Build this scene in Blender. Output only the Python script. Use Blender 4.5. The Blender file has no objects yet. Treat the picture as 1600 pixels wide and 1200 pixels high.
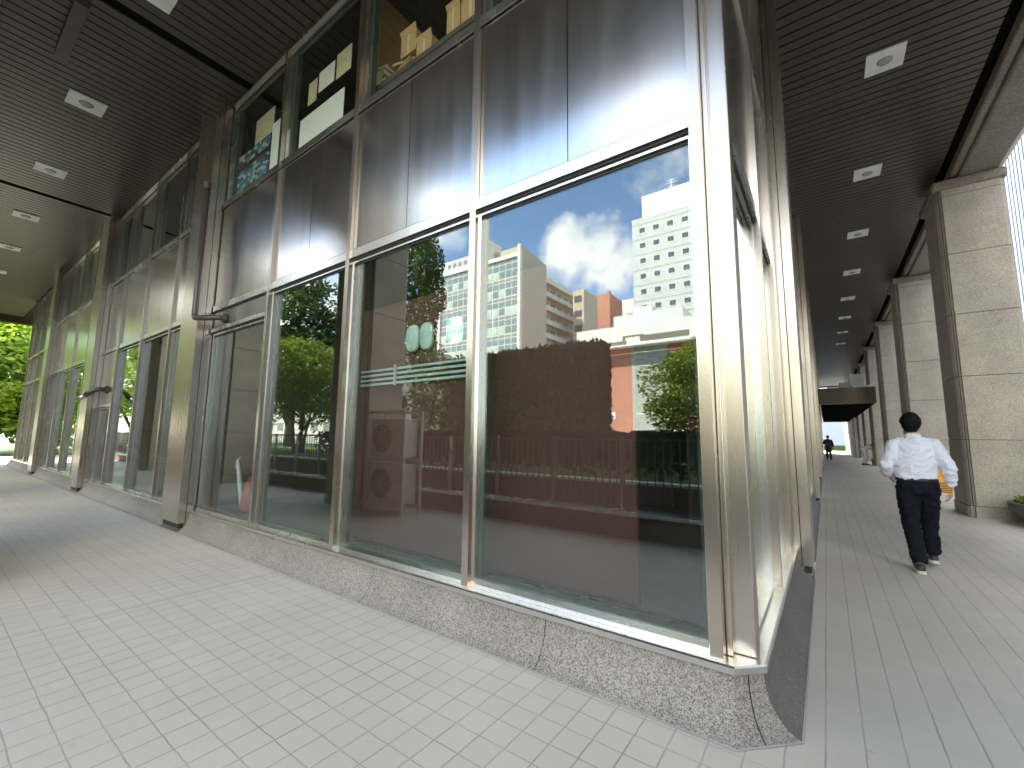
import bpy, math, random
from mathutils import Vector, Matrix
random.seed(7)
C = bpy.context.scene.collection
R = math.radians
PI = math.pi

# ------------------------------------------------------------------ materials
def newmat(name):
    m = bpy.data.materials.new(name); m.use_nodes = True
    nt = m.node_tree; nt.nodes.clear()
    out = nt.nodes.new('ShaderNodeOutputMaterial')
    return m, nt, out
def N(nt, t, **kw):
    n = nt.nodes.new(t)
    for k, v in kw.items():
        if k.startswith('i_'): n.inputs[k[2:].replace('_', ' ')].default_value = v
        else: setattr(n, k, v)
    return n
def L(nt, a, b): nt.links.new(a, b)
def col(c): return (c[0], c[1], c[2], 1)
def ramp(nt, fac, stops, interp='LINEAR'):
    r = N(nt, 'ShaderNodeValToRGB'); r.color_ramp.interpolation = interp
    e = r.color_ramp.elements
    while len(e) < len(stops): e.new(0.5)
    for i, (p, c) in enumerate(stops): e[i].position = p; e[i].color = col(c)
    L(nt, fac, r.inputs[0]); return r.outputs[0]
def coords(nt, scale=(1, 1, 1), kind='Object'):
    tc = N(nt, 'ShaderNodeTexCoord'); mp = N(nt, 'ShaderNodeMapping'); mp.inputs['Scale'].default_value = scale
    L(nt, tc.outputs[kind], mp.inputs[0]); return mp.outputs[0]
def noise(nt, vec, scale, detail=4, rough=.55, dist=0):
    n = N(nt, 'ShaderNodeTexNoise'); n.inputs['Scale'].default_value = scale; n.inputs['Detail'].default_value = detail
    n.inputs['Roughness'].default_value = rough; n.inputs['Distortion'].default_value = dist
    L(nt, vec, n.inputs['Vector']); return n.outputs['Fac']
def math_(nt, op, a, b=None, c=None):
    n = N(nt, 'ShaderNodeMath', operation=op)
    for i, v in enumerate((a, b, c)):
        if v is None: continue
        if isinstance(v, (int, float)): n.inputs[i].default_value = v
        else: L(nt, v, n.inputs[i])
    return n.outputs[0]
def mixc(nt, f, a, b, mode='MIX'):
    n = N(nt, 'ShaderNodeMix', data_type='RGBA', blend_type=mode)
    if isinstance(f, (int, float)): n.inputs[0].default_value = f
    else: L(nt, f, n.inputs[0])
    for i, v in ((6, a), (7, b)):
        if isinstance(v, tuple): n.inputs[i].default_value = col(v)
        else: L(nt, v, n.inputs[i])
    return n.outputs[2]
def bump(nt, h, strength=.3, dist=.01):
    b = N(nt, 'ShaderNodeBump'); b.inputs['Strength'].default_value = strength; b.inputs['Distance'].default_value = dist
    L(nt, h, b.inputs['Height']); return b.outputs[0]
def pbr(name, base, rough=.6, metal=0, spec=.5, var=.12, vscale=3, bmp=.1, bscale=40, stretch=(1, 1, 1), bd=.004):
    m, nt, out = newmat(name)
    p = N(nt, 'ShaderNodeBsdfPrincipled'); L(nt, p.outputs[0], out.inputs[0])
    v = coords(nt, stretch)
    n1 = noise(nt, v, vscale, 6)
    c = ramp(nt, n1, [(.25, tuple(x * (1 - var) for x in base)), (.75, tuple(min(1, x * (1 + var)) for x in base))])
    L(nt, c, p.inputs['Base Color'])
    p.inputs['Roughness'].default_value = rough; p.inputs['Metallic'].default_value = metal
    p.inputs['Specular IOR Level'].default_value = spec
    if bmp: L(nt, bump(nt, noise(nt, v, bscale, 4), bmp, bd), p.inputs['Normal'])
    return m

def m_steel(name, base, rough, streak=.35, bstr=.02):
    m, nt, out = newmat(name)
    p = N(nt, 'ShaderNodeBsdfPrincipled'); L(nt, p.outputs[0], out.inputs[0])
    v = coords(nt, (1, 1, .01))
    fine = noise(nt, v, 45, 2); wide = noise(nt, coords(nt, (1, 1, .12)), 5, 2)
    blot = noise(nt, coords(nt), .8, 1)
    f = math_(nt, 'ADD', math_(nt, 'MULTIPLY', fine, .4), math_(nt, 'MULTIPLY', wide, .6))
    c = ramp(nt, f, [(.3, tuple(x * (1 - streak * .45) for x in base)), (.7, tuple(min(1, x * (1 + streak * .25)) for x in base))])
    L(nt, c, p.inputs['Base Color']); p.inputs['Metallic'].default_value = 1
    r = math_(nt, 'ADD', math_(nt, 'MULTIPLY', blot, .10), math_(nt, 'ADD', math_(nt, 'MULTIPLY', wide, .08), rough - .09))
    L(nt, r, p.inputs['Roughness'])
    L(nt, bump(nt, wide, bstr * .5, .002), p.inputs['Normal'])
    return m
STEEL = m_steel('brushed_steel', (.60, .54, .455), .26, .14, .012)
STEEL_P = m_steel('brushed_steel_panel', (.64, .61, .56), .21, .2, .012)
STEEL_S = m_steel('brushed_steel_sill', (.70, .68, .64), .26, .12, .008)
BRONZE = m_steel('bronze_metal', (.11, .09, .07), .38, .3)

def m_floor():
    m, nt, out = newmat('grey_paving_tile')
    p = N(nt, 'ShaderNodeBsdfPrincipled'); L(nt, p.outputs[0], out.inputs[0])
    tc = N(nt, 'ShaderNodeTexCoord'); sp = N(nt, 'ShaderNodeSeparateXYZ'); L(nt, tc.outputs['Object'], sp.inputs[0])
    X, Y = sp.outputs[0], sp.outputs[1]
    T = .1635
    wob = noise(nt, tc.outputs['Object'], 9, 2)
    w = math_(nt, 'MULTIPLY', math_(nt, 'SUBTRACT', wob, .5), .012)
    ox = math_(nt, 'ADD', math_(nt, 'ADD', X, .0975 + T * 400), w)
    oy = math_(nt, 'ADD', math_(nt, 'ADD', Y, -.60 + T * 400), w)
    cx, cy = math_(nt, 'DIVIDE', ox, T), math_(nt, 'DIVIDE', oy, T)
    def line(c, half):
        f = math_(nt, 'FRACT', math_(nt, 'ADD', c, .5)); d = math_(nt, 'ABSOLUTE', math_(nt, 'SUBTRACT', f, .5))
        mr = N(nt, 'ShaderNodeMapRange'); mr.inputs[1].default_value = half * .5; mr.inputs[2].default_value = half * 1.5
        mr.inputs[3].default_value = 1; mr.inputs[4].default_value = 0; L(nt, d, mr.inputs[0]); return mr.outputs[0]
    lx, ly = line(cx, .026), line(cy, .02)
    # cross joints are tight along the side passage
    side = N(nt, 'ShaderNodeMapRange'); side.inputs[1].default_value = -.5; side.inputs[2].default_value = -.2
    side.inputs[3].default_value = 1; side.inputs[4].default_value = .13; L(nt, X, side.inputs[0])
    wear = ramp(nt, noise(nt, tc.outputs['Object'], 1.7, 4), [(.35, (.45,) * 3), (.65, (1, 1, 1))])
    ly = math_(nt, 'MULTIPLY', ly, side.outputs[0])
    g = math_(nt, 'MULTIPLY', math_(nt, 'MAXIMUM', lx, ly), wear)
    # expansion joints
    ej = math_(nt, 'LESS_THAN', math_(nt, 'ABSOLUTE', math_(nt, 'ADD', X, 5.12)), .008)
    g = math_(nt, 'MAXIMUM', g, math_(nt, 'MULTIPLY', ej, .8))
    wn = N(nt, 'ShaderNodeTexWhiteNoise', noise_dimensions='2D'); cb = N(nt, 'ShaderNodeCombineXYZ')
    L(nt, math_(nt, 'FLOOR', math_(nt, 'ADD', cx, 0)), cb.inputs[0]); L(nt, math_(nt, 'FLOOR', cy), cb.inputs[1]); L(nt, cb.outputs[0], wn.inputs[0])
    base = mixc(nt, wn.outputs[0], (.545, .50, .41), (.585, .535, .44))
    big = noise(nt, tc.outputs['Object'], .55, 6, .6)
    base = mixc(nt, ramp(nt, big, [(.3, (0, 0, 0)), (.72, (1, 1, 1))]), base, (.48, .435, .36))
    sp2 = noise(nt, tc.outputs['Object'], 160, 3)
    base = mixc(nt, math_(nt, 'MULTIPLY', math_(nt, 'GREATER_THAN', sp2, .6), .25), base, (.27, .27, .265))
    st = noise(nt, tc.outputs['Object'], 2.6, 8, .7)
    base = mixc(nt, math_(nt, 'MULTIPLY', math_(nt, 'GREATER_THAN', st, .655), .22), base, (.2, .2, .19))
    c = mixc(nt, math_(nt, 'MULTIPLY', g, .62), base, (.13, .128, .12))
    L(nt, c, p.inputs['Base Color'])
    L(nt, math_(nt, 'ADD', math_(nt, 'MULTIPLY', big, .2), .42), p.inputs['Roughness'])
    h = math_(nt, 'SUBTRACT', math_(nt, 'MULTIPLY', sp2, .05), g)
    L(nt, bump(nt, h, .35, .003), p.inputs['Normal'])
    return m
FLOOR = m_floor()

def m_granite(name, a, b, c3, scale, bstr=.4, joints=False):
    m, nt, out = newmat(name)
    p = N(nt, 'ShaderNodeBsdfPrincipled'); L(nt, p.outputs[0], out.inputs[0])
    v = coords(nt)
    vo = N(nt, 'ShaderNodeTexVoronoi'); vo.inputs['Scale'].default_value = scale; L(nt, v, vo.inputs['Vector'])
    sep = N(nt, 'ShaderNodeSeparateColor'); L(nt, vo.outputs['Color'], sep.inputs[0])
    base = ramp(nt, sep.outputs[0], [(.0, c3), (.28, b), (.55, a), (.9, tuple(min(1, x * 1.35) for x in a))])
    n2 = noise(nt, v, scale * .33, 5, .7)
    base = mixc(nt, math_(nt, 'MULTIPLY', n2, .6), base, b)
    base = mixc(nt, .8, base, ramp(nt, noise(nt, v, 1.1, 5), [(.3, (.62,) * 3), (.7, (1, 1, 1))]), 'MULTIPLY')
    L(nt, base, p.inputs['Base Color']); p.inputs['Roughness'].default_value = .6
    L(nt, bump(nt, math_(nt, 'ADD', vo.outputs['Distance'], n2), bstr, .004), p.inputs['Normal'])
    return m
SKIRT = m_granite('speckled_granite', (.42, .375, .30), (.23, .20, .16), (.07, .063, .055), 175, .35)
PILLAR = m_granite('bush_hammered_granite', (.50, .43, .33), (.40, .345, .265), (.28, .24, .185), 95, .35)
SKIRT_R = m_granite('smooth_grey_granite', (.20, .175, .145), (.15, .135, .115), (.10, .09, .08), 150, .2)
BEAM = m_granite('beam_granite', (.27, .24, .19), (.21, .185, .15), (.14, .125, .10), 55, .35)

def m_glass(name, fac, tint=(.78, .86, .82)):
    m, nt, out = newmat(name)
    tr = N(nt, 'ShaderNodeBsdfTransparent'); tr.inputs[0].default_value = col(tint)
    gl = N(nt, 'ShaderNodeBsdfGlossy'); gl.inputs['Roughness'].default_value = 0.0; gl.inputs[0].default_value = col((.95, 1, .97))
    ge = N(nt, 'ShaderNodeNewGeometry'); dt = N(nt, 'ShaderNodeVectorMath', operation='DOT_PRODUCT')
    L(nt, ge.outputs['Normal'], dt.inputs[0]); L(nt, ge.outputs['Incoming'], dt.inputs[1])
    sch = math_(nt, 'POWER', math_(nt, 'SUBTRACT', 1, math_(nt, 'ABSOLUTE', dt.outputs['Value'])), 5)
    L(nt, bump(nt, noise(nt, coords(nt), .9, 1), .03, .01), gl.inputs['Normal'])
    mx = N(nt, 'ShaderNodeMixShader')
    f = math_(nt, 'MINIMUM', math_(nt, 'ADD', math_(nt, 'MULTIPLY', sch, .9), fac), 1)
    L(nt, f, mx.inputs[0]); L(nt, tr.outputs[0], mx.inputs[1]); L(nt, gl.outputs[0], mx.inputs[2]); L(nt, mx.outputs[0], out.inputs[0])
    return m
GLASS = m_glass('coated_glass', .10, (.87, .90, .875))
GLASS_U = m_glass('upper_glass', .03, (.92, .94, .92))
CITYGL = pbr('city_window_glass', (.19, .25, .235), .12, 0, .8, .35, .35, 0)
CITYGL2 = pbr('dark_window_glass', (.10, .11, .12), .15, 0, .8, .3, .5, 0)

INNER = pbr('green_grey_frame_paint', (.075, .09, .075), .5)
DARK = pbr('dark_gasket', (.03, .028, .024), .6)
SLAT = pbr('dark_brown_ceiling_slat', (.050, .040, .028), .36, 0, .6, .25, 1.2, .05)
GAP = pbr('ceiling_gap', (.012, .011, .01), .95, 0, 0)
WHITE = pbr('white_enamel', (.78, .79, .76), .4)
LENS = pbr('grey_lens', (.35, .35, .33), .25)
PIPE = pbr('dark_brown_pipe', (.055, .045, .036), .35)
RED = pbr('red_brown_board', (.115, .055, .043), .75, 0, .3, .08, 2)
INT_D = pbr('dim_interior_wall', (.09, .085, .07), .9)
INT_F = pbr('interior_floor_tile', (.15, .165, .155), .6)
OCHRE = pbr('ochre_partition', (.42, .27, .10), .8)
TEAL = pbr('pale_teal_slat', (.50, .60, .56), .5)
MINT = pbr('mint_shade', (.62, .80, .70), .5)
PAPER = pbr('white_paper', (.82, .84, .78), .8, var=.03)
PAPER_Y = pbr('yellowed_paper', (.66, .60, .40), .8)
CARD = pbr('brown_cardboard', (.55, .38, .19), .85)
CONC = pbr('pale_concrete', (.40, .38, .35), .8)
ASPH = pbr('asphalt', (.11, .105, .10), .9, vscale=2, bscale=120, bmp=.4)
COPE = pbr('white_coping', (.68, .66, .62), .7)
RETW = pbr('dark_red_brick_wall', (.14, .075, .06), .85)
FENCE = pbr('dark_fence_paint', (.06, .055, .05), .5)
BARK = pbr('bark', (.10, .075, .055), .9, bmp=.6, bscale=25)
SOIL = pbr('soil', (.07, .05, .035), .95)
WPAINT = pbr('off_white_wall', (.68, .68, .645), .8, var=.05, vscale=.4)
GWALL = pbr('pale_grey_wall', (.56, .585, .565), .8, var=.05, vscale=.3)
CREAM = pbr('cream_wall', (.52, .46, .34), .8, var=.06, vscale=.4)
BRICKW = pbr('terracotta_wall', (.46, .20, .13), .85, var=.08, vscale=.5)
SIDEW = pbr('taupe_wall', (.42, .41, .36), .85, var=.05, vscale=.4)
GREENW = pbr('grey_green_wall', (.40, .42, .37), .85, var=.05)
SPAND = pbr('grey_spandrel', (.24, .23, .23), .6)
BLUEG = pbr('blue_grey_gap', (.03, .045, .08), .4)
FIN = pbr('white_fin', (.19, .22, .27), .5)
ACW = pbr('beige_appliance', (.55, .53, .46), .5)
RUBBER = pbr('black_rubber', (.02, .02, .02), .6)
CARP = pbr('dark_car_paint', (.05, .055, .06), .25)
SKIN = pbr('skin', (.55, .30, .20), .5, var=.06)
HAIR = pbr('black_hair', (.006, .0055, .005), .75, spec=.15, var=.4, vscale=60, bmp=1, bscale=90, stretch=(1, 1, .3))
SHIRT = pbr('white_shirt_cotton', (.72, .74, .80), .85, var=.04, vscale=8, bmp=.9, bscale=6, bd=.035, stretch=(1, 1, 1.6))
TROUS = pbr('navy_trousers', (.009, .010, .016), .85, spec=.15, var=.2, vscale=6, bmp=.8, bscale=7, bd=.03, stretch=(1.4, 1.4, .6))
BELT = pbr('black_belt', (.012, .012, .012), .35)
SHOEB = pbr('black_shoe', (.03, .03, .03), .5)
SHOEW = pbr('cream_sole', (.65, .62, .52), .6)
ORANGE = pbr('orange_folder_board', (.80, .36, .02), .5)
BLACKP = pbr('black_print', (.04, .035, .03), .5)
GREYC = pbr('grey_work_cloth', (.62, .60, .54), .9)
DARKC = pbr('dark_cloth', (.035, .035, .035), .9)
BUCKB = pbr('pale_blue_plastic', (.38, .52, .58), .5)

def m_grass(name, a, b):
    m, nt, out = newmat(name)
    p = N(nt, 'ShaderNodeBsdfPrincipled'); L(nt, p.outputs[0], out.inputs[0])
    v = coords(nt)
    L(nt, ramp(nt, noise(nt, v, 14, 8, .8), [(.3, a), (.7, b)]), p.inputs['Base Color']); p.inputs['Roughness'].default_value = .9
    L(nt, bump(nt, noise(nt, v, 60, 4), .8, .03), p.inputs['Normal']); return m
GRASS = m_grass('lawn_grass', (.05, .10, .015), (.14, .22, .04))
def m_leaf(name, a, b, trans=.4, gloss=.04):
    m, nt, out = newmat(name)
    ge = N(nt, 'ShaderNodeNewGeometry')
    c = ramp(nt, ge.outputs['Random Per Island'], [(0, a), (1, b)])
    d = N(nt, 'ShaderNodeBsdfDiffuse'); t = N(nt, 'ShaderNodeBsdfTranslucent'); g = N(nt, 'ShaderNodeBsdfGlossy'); g.inputs['Roughness'].default_value = .45
    L(nt, c, d.inputs[0]); L(nt, mixc(nt, .5, c, (.20, .30, .02)), t.inputs[0])
    mx = N(nt, 'ShaderNodeMixShader'); mx.inputs[0].default_value = trans; L(nt, d.outputs[0], mx.inputs[1]); L(nt, t.outputs[0], mx.inputs[2])
    m2 = N(nt, 'ShaderNodeMixShader'); m2.inputs[0].default_value = gloss; L(nt, mx.outputs[0], m2.inputs[1]); L(nt, g.outputs[0], m2.inputs[2])
    L(nt, m2.outputs[0], out.inputs[0]); return m
LEAF_D = m_leaf('dark_leaf', (.02, .05, .012), (.06, .11, .025), .25)
LEAF_M = m_leaf('yellow_green_leaf', (.09, .15, .015), (.22, .30, .03), .45)
LEAF_B = m_leaf('bright_leaf', (.14, .26, .02), (.36, .52, .04), .55)
LEAF_I = m_leaf('ivy_leaf', (.006, .011, .005), (.014, .020, .008), .05, 0)

# ------------------------------------------------------------------ geometry helpers
class MB:
    def __init__(s): s.v = []; s.f = []; s.mi = []; s.m = 0
    def add(s, vs, fs):
        b = len(s.v); s.v += [tuple(v) for v in vs]; s.f += [tuple(b + i for i in f) for f in fs]; s.mi += [s.m] * len(fs)
    def box(s, x0, x1, y0, y1, z0, z1):
        x0, x1 = min(x0, x1), max(x0, x1); y0, y1 = min(y0, y1), max(y0, y1); z0, z1 = min(z0, z1), max(z0, z1)
        s.add([(x0, y0, z0), (x1, y0, z0), (x1, y1, z0), (x0, y1, z0), (x0, y0, z1), (x1, y0, z1), (x1, y1, z1), (x0, y1, z1)],
              [(0, 3, 2, 1), (4, 5, 6, 7), (0, 1, 5, 4), (1, 2, 6, 5), (2, 3, 7, 6), (3, 0, 4, 7)])
    def quad(s, *p): s.add(p, [tuple(range(len(p)))])
    def tube(s, pts, r, n=10, cap=True):
        pts = [Vector(p) for p in pts]; rs = r if isinstance(r, (list, tuple)) else [r] * len(pts)
        rings = []; ref = None
        for i, p in enumerate(pts):
            t = (pts[min(i + 1, len(pts) - 1)] - pts[max(i - 1, 0)]).normalized()
            if ref is None: ref = Vector((0, 0, 1)) if abs(t.z) < .9 else Vector((1, 0, 0))
            a = t.cross(ref).normalized(); b = a.cross(t).normalized(); ref = b
            rings.append([p + (a * math.cos(2 * PI * k / n) + b * math.sin(2 * PI * k / n)) * rs[i] for k in range(n)])
        s.rings(rings, cap)
    def rings(s, rings, cap=True):
        n = len(rings[0]); vs = [v for r in rings for v in r]; fs = []
        for i in range(len(rings) - 1):
            for k in range(n):
                a = i * n + k; b = i * n + (k + 1) % n; fs.append((a, b, b + n, a + n))
        if cap: fs.append(tuple(range(n))[::-1]); fs.append(tuple((len(rings) - 1) * n + k for k in range(n)))
        s.add(vs, fs)
    def loft(s, secs, n=16, axis='z'):
        """secs: (cx,cy,cz,rx,ry) ellipses perpendicular to the path, rx across world x"""
        rings = []
        P = [Vector(q[:3]) for q in secs]
        for i, q in enumerate(secs):
            t = (P[min(i + 1, len(P) - 1)] - P[max(i - 1, 0)]).normalized()
            a = Vector((1, 0, 0)) - t * t.x
            if a.length < .3: a = Vector((0, 1, 0)) - t * t.y
            a.normalize(); b = t.cross(a).normalized()
            rings.append([P[i] + a * math.cos(2 * PI * k / n) * q[3] + b * math.sin(2 * PI * k / n) * q[4] for k in range(n)])
        s.rings(rings)
    def cyl(s, c, r, h, n=20, r2=None):
        r2 = r if r2 is None else r2
        s.rings([[(c[0] + r * math.cos(2 * PI * k / n), c[1] + r * math.sin(2 * PI * k / n), c[2]) for k in range(n)],
                 [(c[0] + r2 * math.cos(2 * PI * k / n), c[1] + r2 * math.sin(2 * PI * k / n), c[2] + h) for k in range(n)]])
    def lathe(s, c, prof, n=32):
        s.rings([[(c[0] + r * math.cos(2 * PI * k / n), c[1] + r * math.sin(2 * PI * k / n), c[2] + z) for k in range(n)] for r, z in prof])
    def build(s, name, mat, parent=None, bevel=0, smooth=False):
        me = bpy.data.meshes.new(name); me.from_pydata(s.v, [], s.f)
        mats = mat if isinstance(mat, (list, tuple)) else [mat]
        for m in mats: me.materials.append(m)
        if len(mats) > 1: me.polygons.foreach_set('material_index', s.mi)
        if smooth: me.polygons.foreach_set('use_smooth', [True] * len(me.polygons))
        o = bpy.data.objects.new(name, me); C.objects.link(o); o.parent = parent
        if bevel:
            b = o.modifiers.new('b', 'BEVEL'); b.width = bevel; b.segments = 2; b.limit_method = 'ANGLE'
        return o
def box(name, mat, parent, *a, bevel=0):
    m = MB(); m.box(*a); return m.build(name, mat, parent, bevel)
def tag(o, label=None, cat=None, group=None, kind=None):
    if label: o['label'] = label
    if cat: o['category'] = cat
    if group: o['group'] = group
    if kind: o['kind'] = kind
    return o
def thing(name, label, cat, loc=(0, 0, 0), group=None, rz=0, scale=1):
    o = bpy.data.objects.new(name, None); C.objects.link(o); o.location = loc; o.rotation_euler = (0, 0, rz); o.scale = (scale,) * 3
    return tag(o, label, cat, group)
def dup(root, loc=None, label=None):
    def cp(o, par):
        c = o.copy(); C.objects.link(c); c.parent = par
        for ch in [x for x in list(bpy.data.objects) if x.parent == o]: cp(ch, c)
        return c
    r = cp(root, None)
    if loc: r.location = loc
    if label: r['label'] = label
    return r
def remeshed(name, mb, mat, parent, voxel, smooth=4, crease=0):
    o = mb.build(name, mat, parent)
    r = o.modifiers.new('r', 'REMESH'); r.mode = 'VOXEL'; r.voxel_size = voxel
    s = o.modifiers.new('s', 'SMOOTH'); s.iterations = smooth; s.factor = .6
    dg = bpy.context.evaluated_depsgraph_get(); me = bpy.data.meshes.new_from_object(o.evaluated_get(dg))
    o.modifiers.clear(); o.data = me
    if crease:
        from mathutils import noise as mn
        me.update()
        nn = [v.normal.copy() for v in me.vertices]
        for v, nrm in zip(me.vertices, nn):
            p = v.co; q = Vector((p.x * 9 + p.z * 5, p.y * 8, p.z * 15 - p.x * 4))
            f = 1 - abs(mn.noise(q)) * 2.6; g = 1 - abs(mn.noise(q * 2.1 + Vector((7, 3, 1)))) * 2.4
            v.co = p + nrm * crease * (f + .5 * g - .5)
    me.polygons.foreach_set('use_smooth', [True] * len(me.polygons))
    return o

# ------------------------------------------------------------------ levels of the near building
ZC = 7.53          # arcade ceiling
ZT0, ZT1 = 3.60, 3.70
ZU0, ZU1 = 5.47, 5.56
GY, GX = 2.87, -.44   # glass planes: front / right
bld = thing('office_building', 'steel clad office building with tall reflecting windows on a granite skirt behind the arcade', 'building', (0, 0, 0))

def F(mb, side, s0, s1, d0, d1, z0, z1):
    """box on a facade: s along it, d outward from the skin line (2.85 / -.45)"""
    if side == 'f': mb.box(s0, s1, 2.85 - d1, 2.85 - d0, z0, z1)
    else: mb.box(-.45 + d0, -.45 + d1, s0, s1, z0, z1)

def pane(side, s0, s1, z0, z1, mat, parent):
    m = MB()
    F(m, side, s0, s1, -.03, -.02, z0, z1)
    return m.build('glass_pane', mat, parent)

def window(side, s0, s1, z0, z1, mat, innerdark=False):
    """s0..s1 clear opening; frame = thin steel trim, gasket and inner frame, pane as sub-part"""
    m = MB(); t = .018
    F(m, side, s0, s1, -.05, .03, z0, z0 + .03); F(m, side, s0, s1, -.05, .012, z1 - .03, z1)
    F(m, side, s0, s0 + t, -.05, .012, z0 + .03, z1 - .03); F(m, side, s1 - t, s1, -.05, .012, z0 + .03, z1 - .03)
    m.m = 1
    F(m, side, s0 + t, s1 - t, -.019, -.012, z1 - .05, z1 - .031)
    # inner frame behind the glass
    m.m = 2
    F(m, side, s0 + .001, s0 + .05, -.13, -.051, z0 + .01, z1 - .01); F(m, side, s1 - .05, s1 - .001, -.13, -.051, z0 + .01, z1 - .01)
    F(m, side, s0 + .05, s1 - .05, -.13, -.051, z0 + .005, z0 + .06)
    w = m.build('window', [STEEL_S, DARK, INNER], bld)
    pane(side, s0 + t, s1 - t, z0 + .03, z1 - .03, mat, w)
    return w

def mull(side, s, z0=.33, z1=ZC, w=.07):
    m = MB(); F(m, side, s - w / 2, s + w / 2, 0, .075, z0, z1)
    m.m = 1; F(m, side, s - w / 2 - .008, s + w / 2 + .008, -.05, -.001, z0, z1)
    return m.build('mullion', [STEEL, DARK], bld)

def transom(side, s0, s1, z0, z1):
    m = MB(); F(m, side, s0, s1, 0, .055, z0, z1); m.m = 1; F(m, side, s0, s1, 0, .05, z1, z1 + .008)
    F(m, side, s0, s1, .0, .03, z0 - .02, z0)
    return m.build('transom', [STEEL_S, DARK], bld)

def panels(side, s0, s1, z0=ZT1 + .01, z1=ZU0):
    mid = (s0 + s1) / 2
    for a, b in ((s0 + .004, mid - .004), (mid + .004, s1 - .004)):
        m = MB(); F(m, side, a, b, -.02, .03, z0 + .003, z1 - .003); m.build('wall_panel', STEEL_P, bld)
    m = MB(); F(m, side, s0, s1, -.04, -.021, z0, z1); m.build('panel_backing', DARK, bld)

def cellbay(side, s0, s1, door=False):
    """one glazing module between mullions"""
    if s0 > s1: s0, s1 = s1, s0
    if door == 'louver':
        m = MB(); F(m, side, s0, s1, -.02, .015, 3.30, ZT0 - .02); m.build('grey_transom_panel', BRONZE2, bld)
        transom(side, s0, s1, 3.24, 3.30)
        window(side, s0, s1, .33, 3.22, GLASS)
    elif door == 'low':
        m = MB(); F(m, side, s0, s1, -.02, .03, 2.25, ZT0 - .02); m.build('wall_panel', STEEL_P, bld)
        transom(side, s0, s1, 2.18, 2.25)
        window(side, s0, s1, .33, 2.16, GLASS)
    else:
        window(side, s0, s1, .33, ZT0 - .02, GLASS)
    transom(side, s0, s1, ZT0, ZT1)
    panels(side, s0, s1)
    transom(side, s0, s1, ZU0, ZU1)
    window(side, s0, s1, ZU1 + .008, ZC - .12, GLASS_U)
    m = MB(); F(m, side, s0, s1, 0, .05, ZC - .115, ZC - .02); m.build('head_trim', STEEL, bld)
BRONZE2 = m_steel('bronze_grey_panel', (.34, .30, .25), .35, .2)

HW = .035
def run(side, pts, special={}):
    for i, (a, b) in enumerate(pts): cellbay(side, a, b, special.get(i, False))

# front: bay 1 (corner to first column)
fm = [-.57, -2.47, -4.40, -6.33]
for s in fm: mull('f', s) if s < -1 else box('mullion', STEEL, bld, -.605, -.535, 2.775, 2.95, .33, ZC)
run('f', [(-2.435, -.605), (-4.365, -2.505), (-6.295, -4.435), (-8.32, -6.365)], {3: 'louver'})
# bay 2
for s in (-10.38, -12.22, -14.08): mull('f', s)
run('f', [(-10.345, -9.18), (-12.185, -10.415), (-14.045, -12.255), (-15.48, -14.115)], {3: 'low'})
# bay 3
for s in (-17.54, -19.4, -21.3): mull('f', s)
run('f', [(-17.505, -16.34), (-19.365, -17.575), (-21.265, -19.435), (-22.65, -21.335)])
# fully glazed end bay
for s in (-24.65, -26.4, -28.1, -29.3): mull('f', s, w=.10)
for a, b in ((-24.6, -23.5), (-26.35, -24.7), (-28.05, -26.45), (-29.25, -28.15)):
    for z0, z1 in ((.33, 3.6), (3.7, 4.75), (4.83, ZC - .1)): window('f', a, b, z0, z1, GLASS)
    transom('f', a, b, 3.6, 3.7); transom('f', a, b, 4.75, 4.83)

# right facade
mull('r', 4.47); mull('r', 5.80, w=.30)
run('r', [(3.09, 4.435), (4.505, 5.645)])
for k in range(1, 6):
    y0 = 6.93 + (k - 1) * 7.16
    for j in (1.2, 3.1, 5.0): mull('r', y0 + j)
    for a, b in ((0, 1.165), (1.235, 3.065), (3.135, 4.965), (5.035, 6.30)):
        m = MB(); s0, s1 = y0 + a, y0 + b
        window('r', s0, s1, .33, ZT0, GLASS); transom('r', s0, s1, ZT0, ZT1)
        F(m, 'r', s0, s1, -.02, .03, ZT1 + .01, ZC - .02); m.build('wall_panel', STEEL_P, bld)

# corner post + little closing pieces
m = MB(); m.box(-.535, -.39, 2.915, 3.07, .33, ZC); m.box(-.534, -.50, 2.86, 2.915, .33, ZC)
m.build('corner_post', STEEL, bld, bevel=.006)

# columns
def column(side, s0):
    m = MB(); s1 = s0 + .78; d1 = .25; dc = .15
    z0 = .13
    # front cladding
    F(m, side, s0, s1, dc, d1, z0, ZC)
    F(m, side, s0, s1, -.05, dc - .010, .0 if False else z0, ZC)
    m.m = 1; F(m, side, s0 + .01, s1 - .01, dc - .011, dc + .001, z0, ZC)
    F(m, side, s0 + .03, s1 - .03, -.04, d1 - .03, 0, z0)
    c = m.build('column', [STEEL, DARK], bld)
    # curved kick plate following the skirt
    b = MB()
    for e in (s0 - .004, s1 + .004):
        pass
    prof = [(d1 - .001, .006), (d1 - .02, .05), (.16, .125), (.10, .14)]
    for i in range(3):
        a0, h0 = prof[i]; a1, h1 = prof[i + 1]
        F(b, side, s0 + .02, s1 - .02, a1, a0, min(h0, .1) * .0 + .004, max(.02, h0))
    b.build('kick_plate', STEEL_S if side == 'r' else BRONZE2, c)
for k in range(3): column('f', -9.14 - 7.16 * k)
for k in range(6): column('r', 6.11 + 7.16 * k)

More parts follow.
